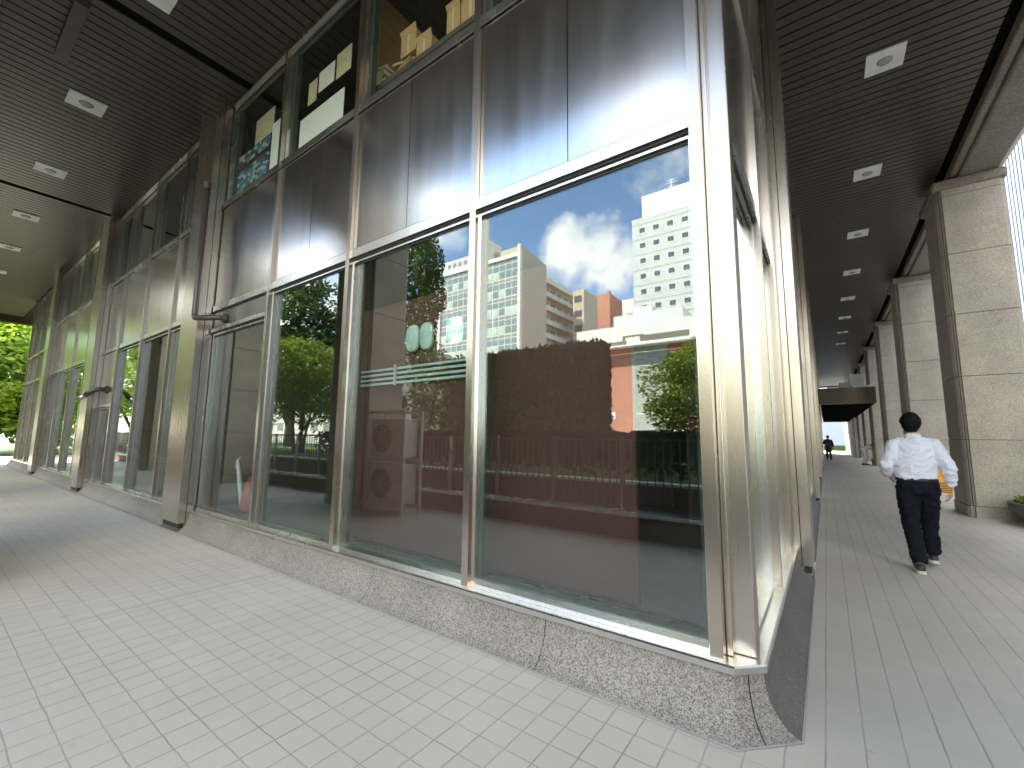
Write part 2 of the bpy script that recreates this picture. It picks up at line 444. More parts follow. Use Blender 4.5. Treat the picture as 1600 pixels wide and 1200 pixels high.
# sill and cove skirt, swept round the chamfered corner
def ring_pts(d, z, a_end, r_end):
    cc = 3.06 + (.25 - d) * 1.13
    yf = 2.85 - d; xr = -.45 + d
    if yf - cc > xr: return [(a_end, yf, z), (xr, yf, z), (xr, yf, z), (xr, r_end, z)]
    return [(a_end, yf, z), (yf - cc, yf, z), (xr, xr + cc, z), (xr, r_end, z)]
def sweep(name, prof, mats, a_end, r_end, parent=bld, close=True):
    m = MB(); P = [ring_pts(d, z, a_end, r_end) for d, z in prof]; n = len(prof)
    for i in range(n if close else n - 1):
        j = (i + 1) % n
        for s in range(3):
            m.m = 1 if (s == 2 and len(mats) > 1) else 0
            m.quad(P[i][s], P[j][s], P[j][s + 1], P[i][s + 1])
    return m.build(name, mats, parent)
sillp = [(-.10, .329), (.10, .329), (.112, .322), (.112, .288), (.10, .284), (-.10, .284)]
sweep('sill', sillp, [STEEL_S], -8.36, 6.11)
cove = []
for i in range(11):
    t = i / 10
    # concave quarter curve from under the sill out to the paving
    a = t * PI / 2
    cove.append((.095 + .155 * (1 - math.cos(a)), .284 - .276 * math.sin(a) * 1.0))
cove = [(.095 + .155 * (1 - math.cos(a_)) / (1 - math.cos(R(78))), .284 - .276 * math.sin(a_) / math.sin(R(78))) for a_ in [R(78) * i / 14 for i in range(15)]]
def cove_xy(): return cove
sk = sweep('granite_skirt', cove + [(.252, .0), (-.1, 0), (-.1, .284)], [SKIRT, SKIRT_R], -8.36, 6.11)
sweep('edge_strip', [(.262, .004), (.262, .0075), (.2525, .0075), (.2525, .004)], [CONC], -8.36, 6.11)
for k in range(3):
    a = -9.14 - 7.16 * k; b = a - 6.38 if k < 2 else -30.0
    m = MB(); m.box(b, a, 2.738, 2.95, .284, .329); m.build('sill', STEEL_S, bld)
    m = MB()
    for i in range(len(cove) - 1):
        (d0, z0), (d1, z1) = cove[i], cove[i + 1]; m.quad((b, 2.85 - d0, z0), (b, 2.85 - d1, z1), (a, 2.85 - d1, z1), (a, 2.85 - d0, z0))
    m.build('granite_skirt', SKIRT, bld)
for k in range(5):
    a = 6.89 + 7.16 * k; b = a + 6.38
    m = MB(); m.box(-.60, -.338, a, b, .284, .329); m.build('sill', STEEL_S, bld)
    m = MB()
    for i in range(len(cove) - 1):
        (d0, z0), (d1, z1) = cove[i], cove[i + 1]; m.quad((-.45 + d0, a, z0), (-.45 + d0, b, z0), (-.45 + d1, b, z1), (-.45 + d1, a, z1))
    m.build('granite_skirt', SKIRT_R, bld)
# granite joints
def joint(f):
    jm = MB()
    for i in range(len(cove) - 1):
        (d0, z0), (d1, z1) = cove[i], cove[i + 1]; jm.quad(*f(d0 + .002, z0 + .001, d1 + .002, z1 + .001))
    jm.build('granite_joint', DARK, bld)
for x in (-1.68, -3.62, -5.6, -7.5):
    joint(lambda a, b, c, d: ((x - .0025, 2.85 - a, b), (x - .0025, 2.85 - c, d), (x + .0025, 2.85 - c, d), (x + .0025, 2.85 - a, b)))
for y in (3.9, 5.1):
    joint(lambda a, b, c, d: ((-.45 + a, y - .003, b), (-.45 + a, y + .003, b), (-.45 + c, y + .003, d), (-.45 + c, y - .003, d)))
def cj(a, b, c, d):
    p = ring_pts(a, b, 0, 0); q = ring_pts(c, d, 0, 0); e = Vector((.0025, .0025, 0))
    q0 = Vector(p[1]).lerp(Vector(p[2]), .45); q1 = Vector(q[1]).lerp(Vector(q[2]), .45)
    return (q0 - e, q1 - e, q1 + e, q0 + e)
joint(cj)

# upper mass of the building over the arcade, its walls inside
m = MB(); m.box(-34, 3.40, -1.0, 2.9, ZC + .14, 9.3); m.box(-.5, 3.40, 2.9, 62, ZC + .14, 9.3); m.box(-34, -.5, 2.9, 62, 8.6, 9.3)
m.build('upper_storey', CONC, bld)
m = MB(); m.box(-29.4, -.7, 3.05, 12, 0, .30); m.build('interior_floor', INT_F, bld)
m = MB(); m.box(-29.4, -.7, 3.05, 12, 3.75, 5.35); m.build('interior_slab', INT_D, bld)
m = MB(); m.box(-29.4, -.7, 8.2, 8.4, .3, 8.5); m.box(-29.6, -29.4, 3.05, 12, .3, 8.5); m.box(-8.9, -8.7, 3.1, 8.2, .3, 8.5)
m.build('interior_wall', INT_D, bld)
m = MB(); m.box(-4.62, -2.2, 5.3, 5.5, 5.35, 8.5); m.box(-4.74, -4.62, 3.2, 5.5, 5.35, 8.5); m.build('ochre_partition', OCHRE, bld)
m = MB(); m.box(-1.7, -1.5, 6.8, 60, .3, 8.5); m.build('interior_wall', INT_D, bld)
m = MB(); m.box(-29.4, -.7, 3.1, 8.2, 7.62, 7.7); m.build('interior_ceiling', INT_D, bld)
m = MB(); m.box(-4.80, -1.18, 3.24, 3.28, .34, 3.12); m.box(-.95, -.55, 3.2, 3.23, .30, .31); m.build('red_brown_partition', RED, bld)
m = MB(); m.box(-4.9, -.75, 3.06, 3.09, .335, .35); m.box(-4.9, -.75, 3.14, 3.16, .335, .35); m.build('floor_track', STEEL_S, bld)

# ------------------------------------------------------------------ ceiling
m = MB()
pitch = .178
# front arcade: slats run along Y ; side arcade: slats run along X
x = -34.0
while x < -.2:
    if not (abs(x + 7.78) < .12 or abs(x + 15.85) < .10):
        m.box(x + .014, min(x + pitch - .014, -.2), .12, 2.85, ZC, ZC + .03)
    x += pitch
y = -.1
while y < 60:
    m.box(-.45 if y > 2.9 else -.19, 2.42, y + .014, y + pitch - .014, ZC, ZC + .03)
    y += pitch
tag(m.build('ceiling', SLAT), kind='structure')
m = MB(); m.box(-34, 2.6, -.1, 2.9, ZC + .05, ZC + .13); m.box(-.5, 2.6, 2.9, 62, ZC + .05, ZC + .13)
tag(m.build('ceiling_void', GAP), kind='structure')

def ceil_light(loc, label):
    t = thing('ceiling_light', label, 'ceiling light', loc, 'square ceiling lights')
    m = MB(); m.box(-.24, .24, -.25, .25, -.012, .012); m.build('cover_plate', WHITE, t, bevel=.003)
    m = MB(); m.lathe((0, 0, -.03), [(.045, .0), (.085, .002), (.10, .018)], 28); m.build('lens', LENS, t, smooth=True)
    return t
ordn = ['nearest', 'second nearest', 'third', 'fourth', 'fifth', 'sixth', 'seventh', 'eighth']
c0 = ceil_light((-7.03, 1.30, ZC - .012), 'square ceiling light cut by the top edge of the photo')
for k, x in enumerate((-10.6, -14.1, -17.75, -21.3, -24.9)):
    dup(c0, (x, 1.26, ZC - .012), '%s whole square ceiling light from the camera along the left passage' % ordn[k])
for k in range(8):
    dup(c0, (1.12, 8.4 + 3.58 * k, ZC - .012), '%s square ceiling light from the camera in the row above the right hand corridor' % ordn[k])

# ceiling fixtures at the left
m = MB(); m.box(-9.5, -8.0, .70, .86, ZC - .10, ZC - .004); tag(m.build('ceiling_duct', PIPE, bevel=.006), 'dark brown boxed duct fixed to the slatted ceiling near the top left', 'duct')

# ------------------------------------------------------------------ granite pillars and beams
PN = [0.23, 1.59, 2.93, 4.28, 5.63, 6.97]
def pillar(loc, rz, label):
    """local: x 0..1.08 outward, y 0..1.45 along the arcade"""
    t = thing('stone_pillar', label, 'pillar', loc, 'granite arcade pillars', rz)
    zs = [0] + PN + [7.34]
    m = MB()
    def outline(e):
        # inner face has a stepped, rounded arris on each side
        return [(.10 - e, 0 - e), (1.0 + e, 0 - e), (1.08 + e, .08), (1.08 + e, 1.37), (1.0 + e, 1.45 + e), (.10 - e, 1.45 + e),
                (.10 - e, 1.40), (.04 - e, 1.38), (.0 - e, 1.30), (0 - e, .15), (.04 - e, .07), (.10 - e, .05)]
    for i in range(len(zs) - 1):
        e = .02 if i == 0 else 0
        z0 = zs[i] + (.006 if i else 0); z1 = zs[i + 1] - .006
        o = outline(e); n = len(o)
        m.add([(x, y, z0) for x, y in o] + [(x, y, z1) for x, y in o],
              [tuple(range(n))[::-1], tuple(range(n, 2 * n))] + [(k, (k + 1) % n, n + (k + 1) % n, n + k) for k in range(n)])
    s = m.build('shaft', PILLAR, t)
    m = MB(); m.box(.05, 1.03, .06, 1.39, 0, 7.3); m.build('joint_core', DARK, t)
    m = MB(); m.box(-.06, 1.12, -.06, 1.51, 7.12, 7.34); m.build('capital', BEAM, t, bevel=.05)
    return t
p0 = pillar((2.33, 12.96, 0), 0, 'beige granite pillar nearest the walking man, with planter at its foot')
names = ['second', 'third', 'fourth', 'fifth', 'sixth']
for k in range(1, 6):
    q = dup(p0, (2.33, 12.96 + 7.16 * k, 0), 'beige granite pillar, %s one down the right hand corridor' % names[k - 1])
dup(p0, (2.33, 5.80, 0), 'beige granite pillar just outside the right edge of the photo')
for x, lab in ((-8.05, 'granite pillar of the left passage standing beside the outdoor air conditioner units'), (-15.2, 'granite pillar of the left passage one bay beyond the air conditioner units'), (-22.4, 'granite pillar farthest along the left passage'),):
    q = dup(p0, (x, .05, 0), lab); q.rotation_euler = (0, 0, 0); q.rotation_euler = (0, 0, -PI / 2); q.location = (x - 1.45, .05, 0)
q = dup(p0, (2.35, -1.35, 0), 'granite pillar at the outer corner of the two passages')

def beam(name, pts, horizontal, label):
    pass
t = thing('arcade_beam', 'pale granite edge beam resting on the corridor pillars at right', 'beam')
m = MB(); m.box(2.72, 3.34, -1.2, 62, 7.34, 7.60); m.build('soffit', BEAM, t, bevel=.04)
m = MB(); m.box(2.58, 2.72, -1.2, 62, 7.40, 7.66); m.build('moulding', BEAM, t, bevel=.03)
m = MB(); m.box(3.34, 3.46, -1.2, 62, 7.44, 9.4); m.build('fascia', COPE, t, bevel=.03)
t = thing('arcade_beam', 'pale granite edge beam over the left passage pillars', 'beam')
m = MB(); m.box(-34, 2.5, -.98, -.25, 7.34, 7.60); m.build('soffit', BEAM, t, bevel=.04)
m = MB(); m.box(-34, 2.5, -.25, -.03, 7.40, 7.66); m.build('moulding', BEAM, t, bevel=.03)
m = MB(); m.box(-34, 3.34, -1.10, -.98, 7.44, 9.4); m.build('fascia', COPE, t, bevel=.03)
m = MB(); m.box(-34.3, -34.0, -1.1, 12, 7.15, 9.4); tag(m.build('end_beam', BRONZE), 'dark metal fascia closing the far end of the left passage roof', 'beam')

# ------------------------------------------------------------------ drain pipes
t = thing('drain_pipe', 'dark brown drain pipe running down beside the steel column then bending to the wall panel', 'pipe')
m = MB()
pts = [(-8.25, 2.52, 5.72), (-8.25, 2.52, 3.62)]
for i in range(6):
    a = i / 5 * PI / 2; pts.append((-8.25 + .08 * (1 - math.cos(a)), 2.52 + .0, 3.62 - .12 - .09 * math.sin(a) + .0))
pts += [(-8.02, 2.52 + .10, 3.41), (-7.88, 2.74, 3.42), (-7.84, 2.83, 3.42)]
m.tube(pts, .045, 14); m.build('pipe', PIPE, t, smooth=True)
m = MB(); m.tube([(-8.25, 2.52, 5.66), (-8.25, 2.52, 5.78)], .058, 14); m.tube([(-7.86, 2.79, 3.42), (-7.84, 2.845, 3.42)], .075, 16); m.build('collar', PIPE, t, smooth=False)
t = thing('drain_spout', 'short bent black spout with silver end jutting from the steel wall', 'pipe')
m = MB(); m.tube([(-14.79, 2.84, 2.62), (-14.79, 2.70, 2.62), (-14.80, 2.60, 2.60), (-14.86, 2.52, 2.54), (-14.92, 2.46, 2.46)], .06, 14); m.build('pipe', PIPE, t, smooth=True)
m = MB(); m.tube([(-14.92, 2.46, 2.46), (-15.03, 2.34, 2.34)], .05, 14); m.build('nozzle', STEEL, t, smooth=True)
m = MB(); m.tube([(-14.79, 2.78, 2.62), (-14.79, 2.845, 2.62)], .10, 16); m.build('flange', PIPE, t)

# ------------------------------------------------------------------ things behind the glass
t = thing('slatted_screen', 'low pale teal slatted screen hanging across behind the second and third panes', 'screen')
m = MB()
for k in range(4): m.box(-4.70, -2.56, 3.18, 3.20, 2.14 + k * .055, 2.165 + k * .055)
m.build('slat', TEAL, t)
m = MB(); m.box(-3.96, -3.93, 3.16, 3.18, 2.12, 2.36); m.build('bracket', TEAL, t)
for i, (x, dx, nm) in enumerate(((-3.67, .20, 'leftmost of the four rounded pale mint shades behind the glass'), (-3.45, .19, 'mint green rounded shade, second from the left behind the glass'),
                   (-3.03, .22, 'mint green rounded shade beside the central mullion'), (-2.62, .22, 'rightmost rounded pale shade, just right of the central mullion'))):
    m = MB(); pts = []
    n = 24; w = dx / 2; h = .15
    ring = [(math.copysign(abs(math.cos(2 * PI * k / n)) ** .6, math.cos(2 * PI * k / n)) * w, math.copysign(abs(math.sin(2 * PI * k / n)) ** .7, math.sin(2 * PI * k / n)) * h) for k in range(n)]
    m.rings([[(x + a * f, yy, 2.63 + b * f) for a, b in ring] for f, yy in ((.9, 3.15), (1, 3.165), (1, 3.185), (.9, 3.20))])
    t = tag(m.build('hanging_shade', MINT, smooth=True), nm, 'shade', 'rounded hanging shades behind the glass')
# leaning sign pole / cone in first pane
t = thing('traffic_cone', 'red traffic cone standing behind the leftmost pane by the door', 'cone', (-7.62, 3.3, .30))
m = MB(); m.lathe((0, 0, .03), [(.16, 0), (.13, .06), (.05, .45), (.03, .52)], 20); m.build('cone', pbr('red_plastic', (.42, .07, .05), .5), t, smooth=True)
m = MB(); m.box(-.18, .18, -.18, .18, 0, .03); m.build('base', RUBBER, t, bevel=.01)
m = MB(); m.tube([(-7.60, 3.2, .34), (-7.75, 3.2, .80), (-7.88, 3.2, 1.12)], [.02, .035, .02], 10); m.tube([(-7.88, 3.2, 1.12), (-7.95, 3.2, .98)], .015, 8); m.tube([(-7.88, 3.2, 1.12), (-7.80, 3.2, 1.16)], .012, 8)
tag(m.build('closed_umbrella', pbr('pale_clear_plastic', (.70, .78, .76), .35), smooth=True), 'pale closed umbrella leaning behind the leftmost pane', 'umbrella')

# upper storey window contents
t = thing('poster_board', 'white board with dark blue printed poster in the upper left window', 'board', (0, 0, 0))
m = MB(); m.box(-8.28, -6.45, 2.96, 2.975, 5.60, 5.72); m.box(-7.05, -6.45, 2.96, 2.975, 5.72, 6.60); m.build('board', PAPER, t)
m, nt, out = newmat('blue_print'); p = N(nt, 'ShaderNodeBsdfPrincipled'); L(nt, p.outputs[0], out.inputs[0])
vo = N(nt, 'ShaderNodeTexVoronoi'); vo.inputs['Scale'].default_value = 11; L(nt, coords(nt, (1, 1, 1.6)), vo.inputs['Vector'])
sc = N(nt, 'ShaderNodeSeparateColor'); L(nt, vo.outputs['Color'], sc.inputs[0])
L(nt, ramp(nt, sc.outputs[0], [(0, (.05, .07, .08)), (.4, (.08, .20, .30)), (.6, (.45, .55, .55)), (.85, (.1, .25, .35))], 'CONSTANT'), p.inputs['Base Color']); BPRINT = m
m = MB(); m.box(-8.22, -7.08, 2.945, 2.955, 5.74, 6.15); m.box(-8.22, -7.08, 2.945, 2.955, 6.25, 6.45); m.build('poster', BPRINT, t)
m = MB(); m.box(-8.22, -7.08, 2.95, 2.956, 6.16, 6.24); m.build('title_band', BLACKP, t)
for i, (x0, x1, z0, z1, mt, nm) in enumerate((( -7.70, -7.05, 6.50, 6.95, PAPER_Y, 'yellowed paper sheet stuck above the blue poster'),
        (-6.78, -6.45, 6.72, 7.12, PAPER_Y, 'cream paper sheet at top right of the poster window'),
        (-5.98, -5.75, 6.42, 6.78, PAPER_Y, 'narrow yellowed sheet, leftmost of three over the big white sheet'),
        (-5.70, -5.30, 6.50, 6.82, PAPER, 'white sheet, middle one of three over the big white sheet'),
        (-5.25, -4.90, 6.48, 6.86, PAPER_Y, 'cream sheet, rightmost of three over the big white sheet'),
        (-6.16, -5.02, 5.60, 6.26, PAPER, 'large blank white sheet standing in the upper window'))):
    m = MB(); m.box(x0, x1, 2.97, 2.976, z0, z1); tag(m.build('paper_sheet', mt), nm, 'paper', 'papers in the upper windows')
box('window_ledge', INT_D, bld, -4.60, -2.3, 3.02, 3.6, 5.90, 5.97)
for (x0, x1, y0, z0, z1, nm) in ((-4.02, -3.74, 3.10, 6.215, 6.50, 'opened cardboard carton standing on the pile in the warm coloured upper window'),
        (-3.70, -3.44, 3.08, 5.975, 6.22, 'small brown carton right of the pile in the upper window'),
        (-3.20, -3.00, 3.08, 5.975, 6.34, 'tall cardboard carton, left of the two at the right of the upper window'),
        (-2.98, -2.70, 3.08, 5.975, 6.38, 'tall cardboard carton next to the thick mullion in the upper window')):
    t = thing('cardboard_box', nm, 'box', (x0, y0, z0), 'cartons in the upper window')
    w = x1 - x0; h = z1 - z0
    m = MB(); m.box(0, w, 0, .3, 0, h); m.build('carton', CARD, t, bevel=.004)
    m = MB(); m.box(w * .44, w * .56, -.003, -.001, 0, h); m.build('tape', PAPER_Y, t)
    m = MB(); m.add([(0, 0, h), (w, 0, h), (w, -.02, h + .07), (0, -.03, h + .05)], [(0, 1, 2, 3)]); m.build('flap', CARD, t)
for k, (x, n, nm) in enumerate(((-3.98, 6, 'untidy heap of folded cartons in the warm coloured upper window'), (-4.45, 10, 'leaning stack of yellowed papers by the left edge of the warm coloured window'))):
    m = MB()
    for i in range(n):
        o_ = random.uniform(-.05, .05); q = random.uniform(.02, .034); w = .17 if k == 0 else .09
        z_ = 5.975 + i * .04; a_ = random.uniform(-.25, .25)
        cs, sn = math.cos(a_), math.sin(a_)
        p4 = [(x + o_ + cs * u_ - sn * v_, 3.22 + sn * u_ + cs * v_) for u_, v_ in ((-w, -.1), (w, -.1), (w, .1), (-w, .1))]
        m.add([(a, b, z_) for a, b in p4] + [(a, b, z_ + q) for a, b in p4], [(3, 2, 1, 0), (4, 5, 6, 7), (0, 1, 5, 4), (1, 2, 6, 5), (2, 3, 7, 6), (3, 0, 4, 7)])
    tag(m.build('paper_pile', PAPER_Y if k else CARD), nm, 'pile')

# ------------------------------------------------------------------ ground
def plane(name, x0, x1, y0, y1, z, mat, kind='structure'):
    m = MB(); m.quad((x0, y0, z), (x1, y0, z), (x1, y1, z), (x0, y1, z)); return tag(m.build(name, mat), kind=kind)
plane('ground', -900, 900, -900, 900, -.06, ASPH)
plane('paving', -60, 5.2, -.95, 75, -.0, FLOOR)
m = MB(); m.box(-60, 5.2, -.98, 75, -.06, -.002); tag(m.build('paving_slab', CONC), kind='structure')
m = MB(); m.box(5.2, 5.35, -40, 75, -.06, .012); tag(m.build('kerb', COPE), kind='structure')
# low kerb with steel coping, railing, retaining wall and lawn
t = thing('low_wall', 'low dark brick wall with bright steel coping along the edge of the arcade', 'wall')
m = MB(); m.box(-33.5, 2.2, -1.15, -.95, 0, .34); m.build('wall', RETW, t)
m = MB(); m.box(-33.5, 2.2, -1.19, -.91, .34, .40); m.build('coping', STEEL_S, t, bevel=.008)
t = thing('railing', 'dark metal railing of thin upright bars on the low wall', 'railing')
m = MB()
x = -33.3
while x < 2.1: m.box(x - .009, x + .009, -1.075, -1.057, .46, 1.50); x += .125
tag(m.build('baluster', FENCE, t), kind='stuff')
m = MB(); m.box(-33.4, 2.15, -1.09, -1.045, 1.50, 1.54); m.box(-33.4, 2.15, -1.08, -1.055, .44, .465); m.build('rail', FENCE, t)
x = -33.2
while x < 2.2:
    m = MB(); m.box(x - .022, x + .022, -1.095, -1.04, .40, 1.56); m.build('post', STEEL, t); x += 1.27
t = thing('retaining_wall', 'dark red brick retaining wall with pale coping holding up the lawn', 'wall')
m = MB(); m.box(-48, 6, -2.75, -2.5, -.05, .66); m.build('wall', RETW, t)
m = MB(); m.box(-48, 6, -2.78, -2.47, .66, .71); m.build('coping', COPE, t)
t = thing('hedge', 'low dark clipped hedge running along the foot of the ivy block', 'hedge')
m = MB(); rnd = random.Random(77)
for i in range(26000):
    c = Vector((rnd.uniform(-15.5, 3.0), rnd.uniform(-11.0, -3.0), .65 + rnd.random() ** .5 * 1.0)); u = Vector((rnd.gauss(0, 1), rnd.gauss(0, 1), rnd.gauss(0, 1))).normalized(); w = u.cross(Vector((.2, 1, .4))).normalized(); s = rnd.uniform(.05, .12)
    m.add([c - u * s, c - w * s * .6, c + u * s, c + w * s * .6], [(0, 1, 2, 3)])
m.build('leaves', LEAF_I, t)
m = MB(); m.box(-48, 6, -13.5, -2.75, -.05, .63)
tag(m.build('lawn', GRASS), kind='structure')
plane('road', -200, 200, -34, -13.6, -.05, ASPH)
plane('pavement', -200, 60, -39.2, -34, -.045, CONC)
m = MB(); m.box(7.0, 14.5, -40, 95, -.05, -.02); tag(m.build('side_street', ASPH), kind='structure')
plane('far_lawn', -90, -37.5, -2.4, 60, .01, GRASS)
m = MB(); m.box(-37.5, -37.2, -2.4, 60, -.02, .10); tag(m.build('kerb', COPE), kind='structure')

# ------------------------------------------------------------------ trees
def blobs_leaf(mb, blobs, n, size, rnd, shell=.55):
    tot = sum(b[3] * b[4] * b[5] for b in blobs) ** 1.0
    ws = [b[3] * b[4] * b[5] for b in blobs]
    for i in range(n):
        b = rnd.choices(blobs, ws)[0]
        d = Vector((rnd.gauss(0, 1), rnd.gauss(0, 1), rnd.gauss(0, 1))).normalized()
        r = shell + (1 - shell) * rnd.random() ** .6
        if rnd.random() < .12: r *= 1.12
        c = Vector((b[0] + d.x * b[3] * r, b[1] + d.y * b[4] * r, b[2] + d.z * b[5] * r))
        s = size * rnd.uniform(.6, 1.4)
        u = Vector((rnd.gauss(0, 1), rnd.gauss(0, 1), rnd.gauss(0, .5))).normalized()
        w = u.cross(Vector((rnd.gauss(0, 1), rnd.gauss(0, 1), rnd.gauss(0, 1)))).normalized()
        mb.add([c - u * s, c - w * s * .5, c + u * s, c + w * s * .5], [(0, 1, 2, 3)])
def tree(label, base, h, rx, z0, leaf, n, size, trunks=1, seed=1, cat='tree', name='tree', ry=None, group=None, nb=16):
    rnd = random.Random(seed); t = thing(name, label, cat, base, group)
    ry = ry or rx; blobs = []
    for i in range(nb):
        f = i / (nb - 1); z = z0 + (h - z0) * (.08 + .86 * f)
        env = math.sin(PI * min(1, .18 + .75 * f)) ** .7
        a = rnd.uniform(0, 2 * PI); rr = rnd.uniform(.2, .75) * env
        s = rnd.uniform(.32, .5) * (.6 + .4 * env)
        blobs.append((rx * rr * math.cos(a), ry * rr * math.sin(a), z, rx * s, ry * s, (h - z0) * rnd.uniform(.10, .17)))
    m = MB()
    for k in range(trunks):
        ox, oy = (0, 0) if trunks == 1 else (rnd.uniform(-.5, .5), rnd.uniform(-.3, .3))
        r0 = .035 * h / (trunks ** .5) * .8
        m.tube([(ox, oy, 0), (ox * 1.4, oy * 1.4, z0 * .6), (ox * 2, oy * 2, z0), (ox * 2.6, oy * 2, h * .75)], [r0, r0 * .8, r0 * .65, r0 * .15], 9)
    for b in blobs[::2]:
        m.tube([(0, 0, max(.3 * z0, b[2] - .25 * h)), (b[0] * .5, b[1] * .5, b[2] - .1 * h), (b[0], b[1], b[2])], [.012 * h, .008 * h, .003 * h], 6)
    m.build('trunk', BARK, t, smooth=True)
    m = MB(); blobs_leaf(m, blobs, n, size, rnd); m.build('crown', leaf, t)
    return t
tree('tall dark birch reflected in the narrow second pane, behind the yellow-green maple', (-31.5, -10.3, .6), 12.9, 4.6, 3.5, LEAF_D, 20000, .15, 1, 3, nb=26)
tree('low yellow-green maple with several thin trunks on the lawn behind the railing', (-21.3, -5.6, .6), 5.6, 3.4, 1.7, LEAF_M, 15000, .085, 4, 5, nb=24)
tree('tall slim dark tree rising beside the granite pillar in the reflection', (-24.6, -16.3, 0), 19.5, 2.2, 6.0, LEAF_D, 11000, .15, 1, 8, nb=20)
tree('small dark tree with sparse twigs in front of the pale office in the reflection', (-15.9, -9.4, .6), 5.4, 1.9, .9, LEAF_D, 3000, .10, 2, 9)
tree('round bushy tree at the right edge of the big pane reflection', (-2.75, -8.3, .6), 4.0, 2.0, 1.0, LEAF_M, 24000, .055, 1, 17, nb=44)
for i, (x, y, h, r, lab) in enumerate(((-27.5, -14, 11, 4, 'broad dark tree on the lawn between birch and maple'), (-40, -9, 9, 4.5, 'large dark tree at the far left end of the lawn'),
        (-52, -12, 14, 6, 'large tree beyond the far end of the lawn'), (-64, -9, 15, 6.5, 'broad tree standing alone on the far lawn'), (-78, -16, 17, 8, 'largest tree at the back of the far lawn'), (-66, -22, 13, 6, 'tree near the road beyond the far lawn'))):
    tree(lab, (x, y, .4), h, r, 2.5, LEAF_D if i == 0 else LEAF_M, 6000, .24, 1, 20 + i)
for i, (x, y, h, r, lab) in enumerate(((-44, 1.5, 13, 4.4, 'sunlit bright green tree filling the far left edge of the photo'), (-46, 7.5, 14, 5, 'sunlit bright green tree just left of the glazed building end'),
        (-52, 13, 15, 6, 'bright green tree behind the glazed building end'), (-54, -1, 15, 6, 'tall bright tree behind the nearest sunlit trees'), (-42, 5.0, 6.0, 3.2, 'low spreading green tree between the two sunlit trees'))):
    tree(lab, (x, y, 0), h, r, .0, LEAF_B, 17000, .19, 1, 40 + i, nb=20)
# clipped ivy covered block
t = thing('ivy_wall', 'tall square block wholly covered with dark ivy behind the railing', 'ivy wall', (0, 0, 0))
m = MB(); m.box(-17.4, -7.95, -12.5, -11.75, .0, 5.55); m.build('wall', pbr('ivy_backing', (.012, .014, .010), .95, 0, 0), t)
m = MB(); rnd = random.Random(4)
for i in range(15000):
    f = rnd.random(); zz = rnd.uniform(.4, 5.7)
    if f < .62: c = Vector((rnd.uniform(-17.5, -7.8), -11.7 + rnd.uniform(-.1, .12), zz))
    elif f < .80: c = Vector((-7.85 + rnd.uniform(-.1, .16), rnd.uniform(-12.5, -11.6), zz))
    else: c = Vector((rnd.uniform(-17.5, -7.8), rnd.uniform(-12.5, -11.6), 5.6 + abs(rnd.gauss(0, .13))))
    u = Vector((rnd.gauss(0, 1), rnd.gauss(0, .6), rnd.gauss(0, 1))).normalized(); w = u.cross(Vector((0, 1, .4))).normalized(); s = rnd.uniform(.07, .16)
    m.add([c - u * s, c - w * s * .6, c + u * s, c + w * s * .6], [(0, 1, 2, 3)])
m.build('leaves', LEAF_I, t)

# ------------------------------------------------------------------ air conditioner units beside the pillar
t = thing('outdoor_unit_rack', 'beige rack of two stacked outdoor air conditioner units beside the granite pillar', 'air conditioner', (-7.9, -.42, 0))
m = MB()
for x in (0, 1.15):
    for y in (0, .45): m.box(x, x + .05, y, y + .05, 0, 2.05)
for z in (.12, 1.02, 2.0):
    m.box(.05, 1.15, .0, .05, z, z + .05); m.box(.05, 1.15, .45, .50, z, z + .05)
m.build('frame', ACW, t)
for z in (.19, 1.10):
    u = box('fan_unit', ACW, t, .10, 1.10, .06, .44, z, z + .78, bevel=.02)
    m = MB(); m.tube([(.45, .442, z + .39), (.45, .456, z + .39)], .30, 28); m.build('fan_recess', DARK, u)
    m = MB()
    for r in (.08, .15, .22, .29):
        ring = [(.45 + r * math.cos(2 * PI * k / 24), .462, z + .39 + r * math.sin(2 * PI * k / 24)) for k in range(25)]
        m.tube(ring, .006, 5, False)
    for k in range(4): a = k * PI / 4; m.tube([(.45 - .3 * math.cos(a), .462, z + .39 - .3 * math.sin(a)), (.45 + .3 * math.cos(a), .462, z + .39 + .3 * math.sin(a))], .006, 5)
    m.build('fan_grille', ACW, u)

# ------------------------------------------------------------------ city opposite
def copyobj(o, loc):
    c = o.copy(); C.objects.link(c); c.location = loc; c.parent = o.parent; return c
def copychild(o, ch, loc):
    c = copyobj(o, loc)
    for h in ch: d = h.copy(); C.objects.link(d); d.parent = c
    return c
# white tower with small square windows; front (facing +Y) at y=-84.3
t = thing('hotel_tower', 'tall pale grey tower with rows of small square windows', 'building', (-32.4, -84.3, 0))
m = MB(); m.box(0, 24, -16, 0, 0, 49.6)
m.build('wall', GWALL, t)
m = MB()
for k in range(14): m.box(-.03, 24.03, 0, .03, 3.5 * k + 2.9, 3.5 * k + 3.02)
m.build('floor_joint', SPAND, t)
m = MB(); m.box(2.2, 19.5, -14, -.4, 49.6, 55.2); m.box(-.05, 24.05, -16.05, .05, 49.6, 49.9); m.build('penthouse', WPAINT, t)
first = None
for r in range(9):
    for c in range(7):
        loc = (2.3 + 3.0 * c, 0.0, 47.0 - 3.5 * r)
        if first is None:
            m = MB(); m.box(-.85, .85, .0, .06, -.75, .75); first = m.build('window', WPAINT, t)
            m = MB(); m.box(-.62, .62, .061, .07, -.55, .55); g_ = m.build('pane', CITYGL2, first); 
            m = MB(); m.box(-.04, .04, .071, .08, -.45, .45); h_ = m.build('blind', CITYGL, first); first.location = loc
        else: copychild(first, [g_, h_], loc)
m = MB(); m.tube([(8, -3, 55.2), (8, -3, 58.8)], .12, 6)
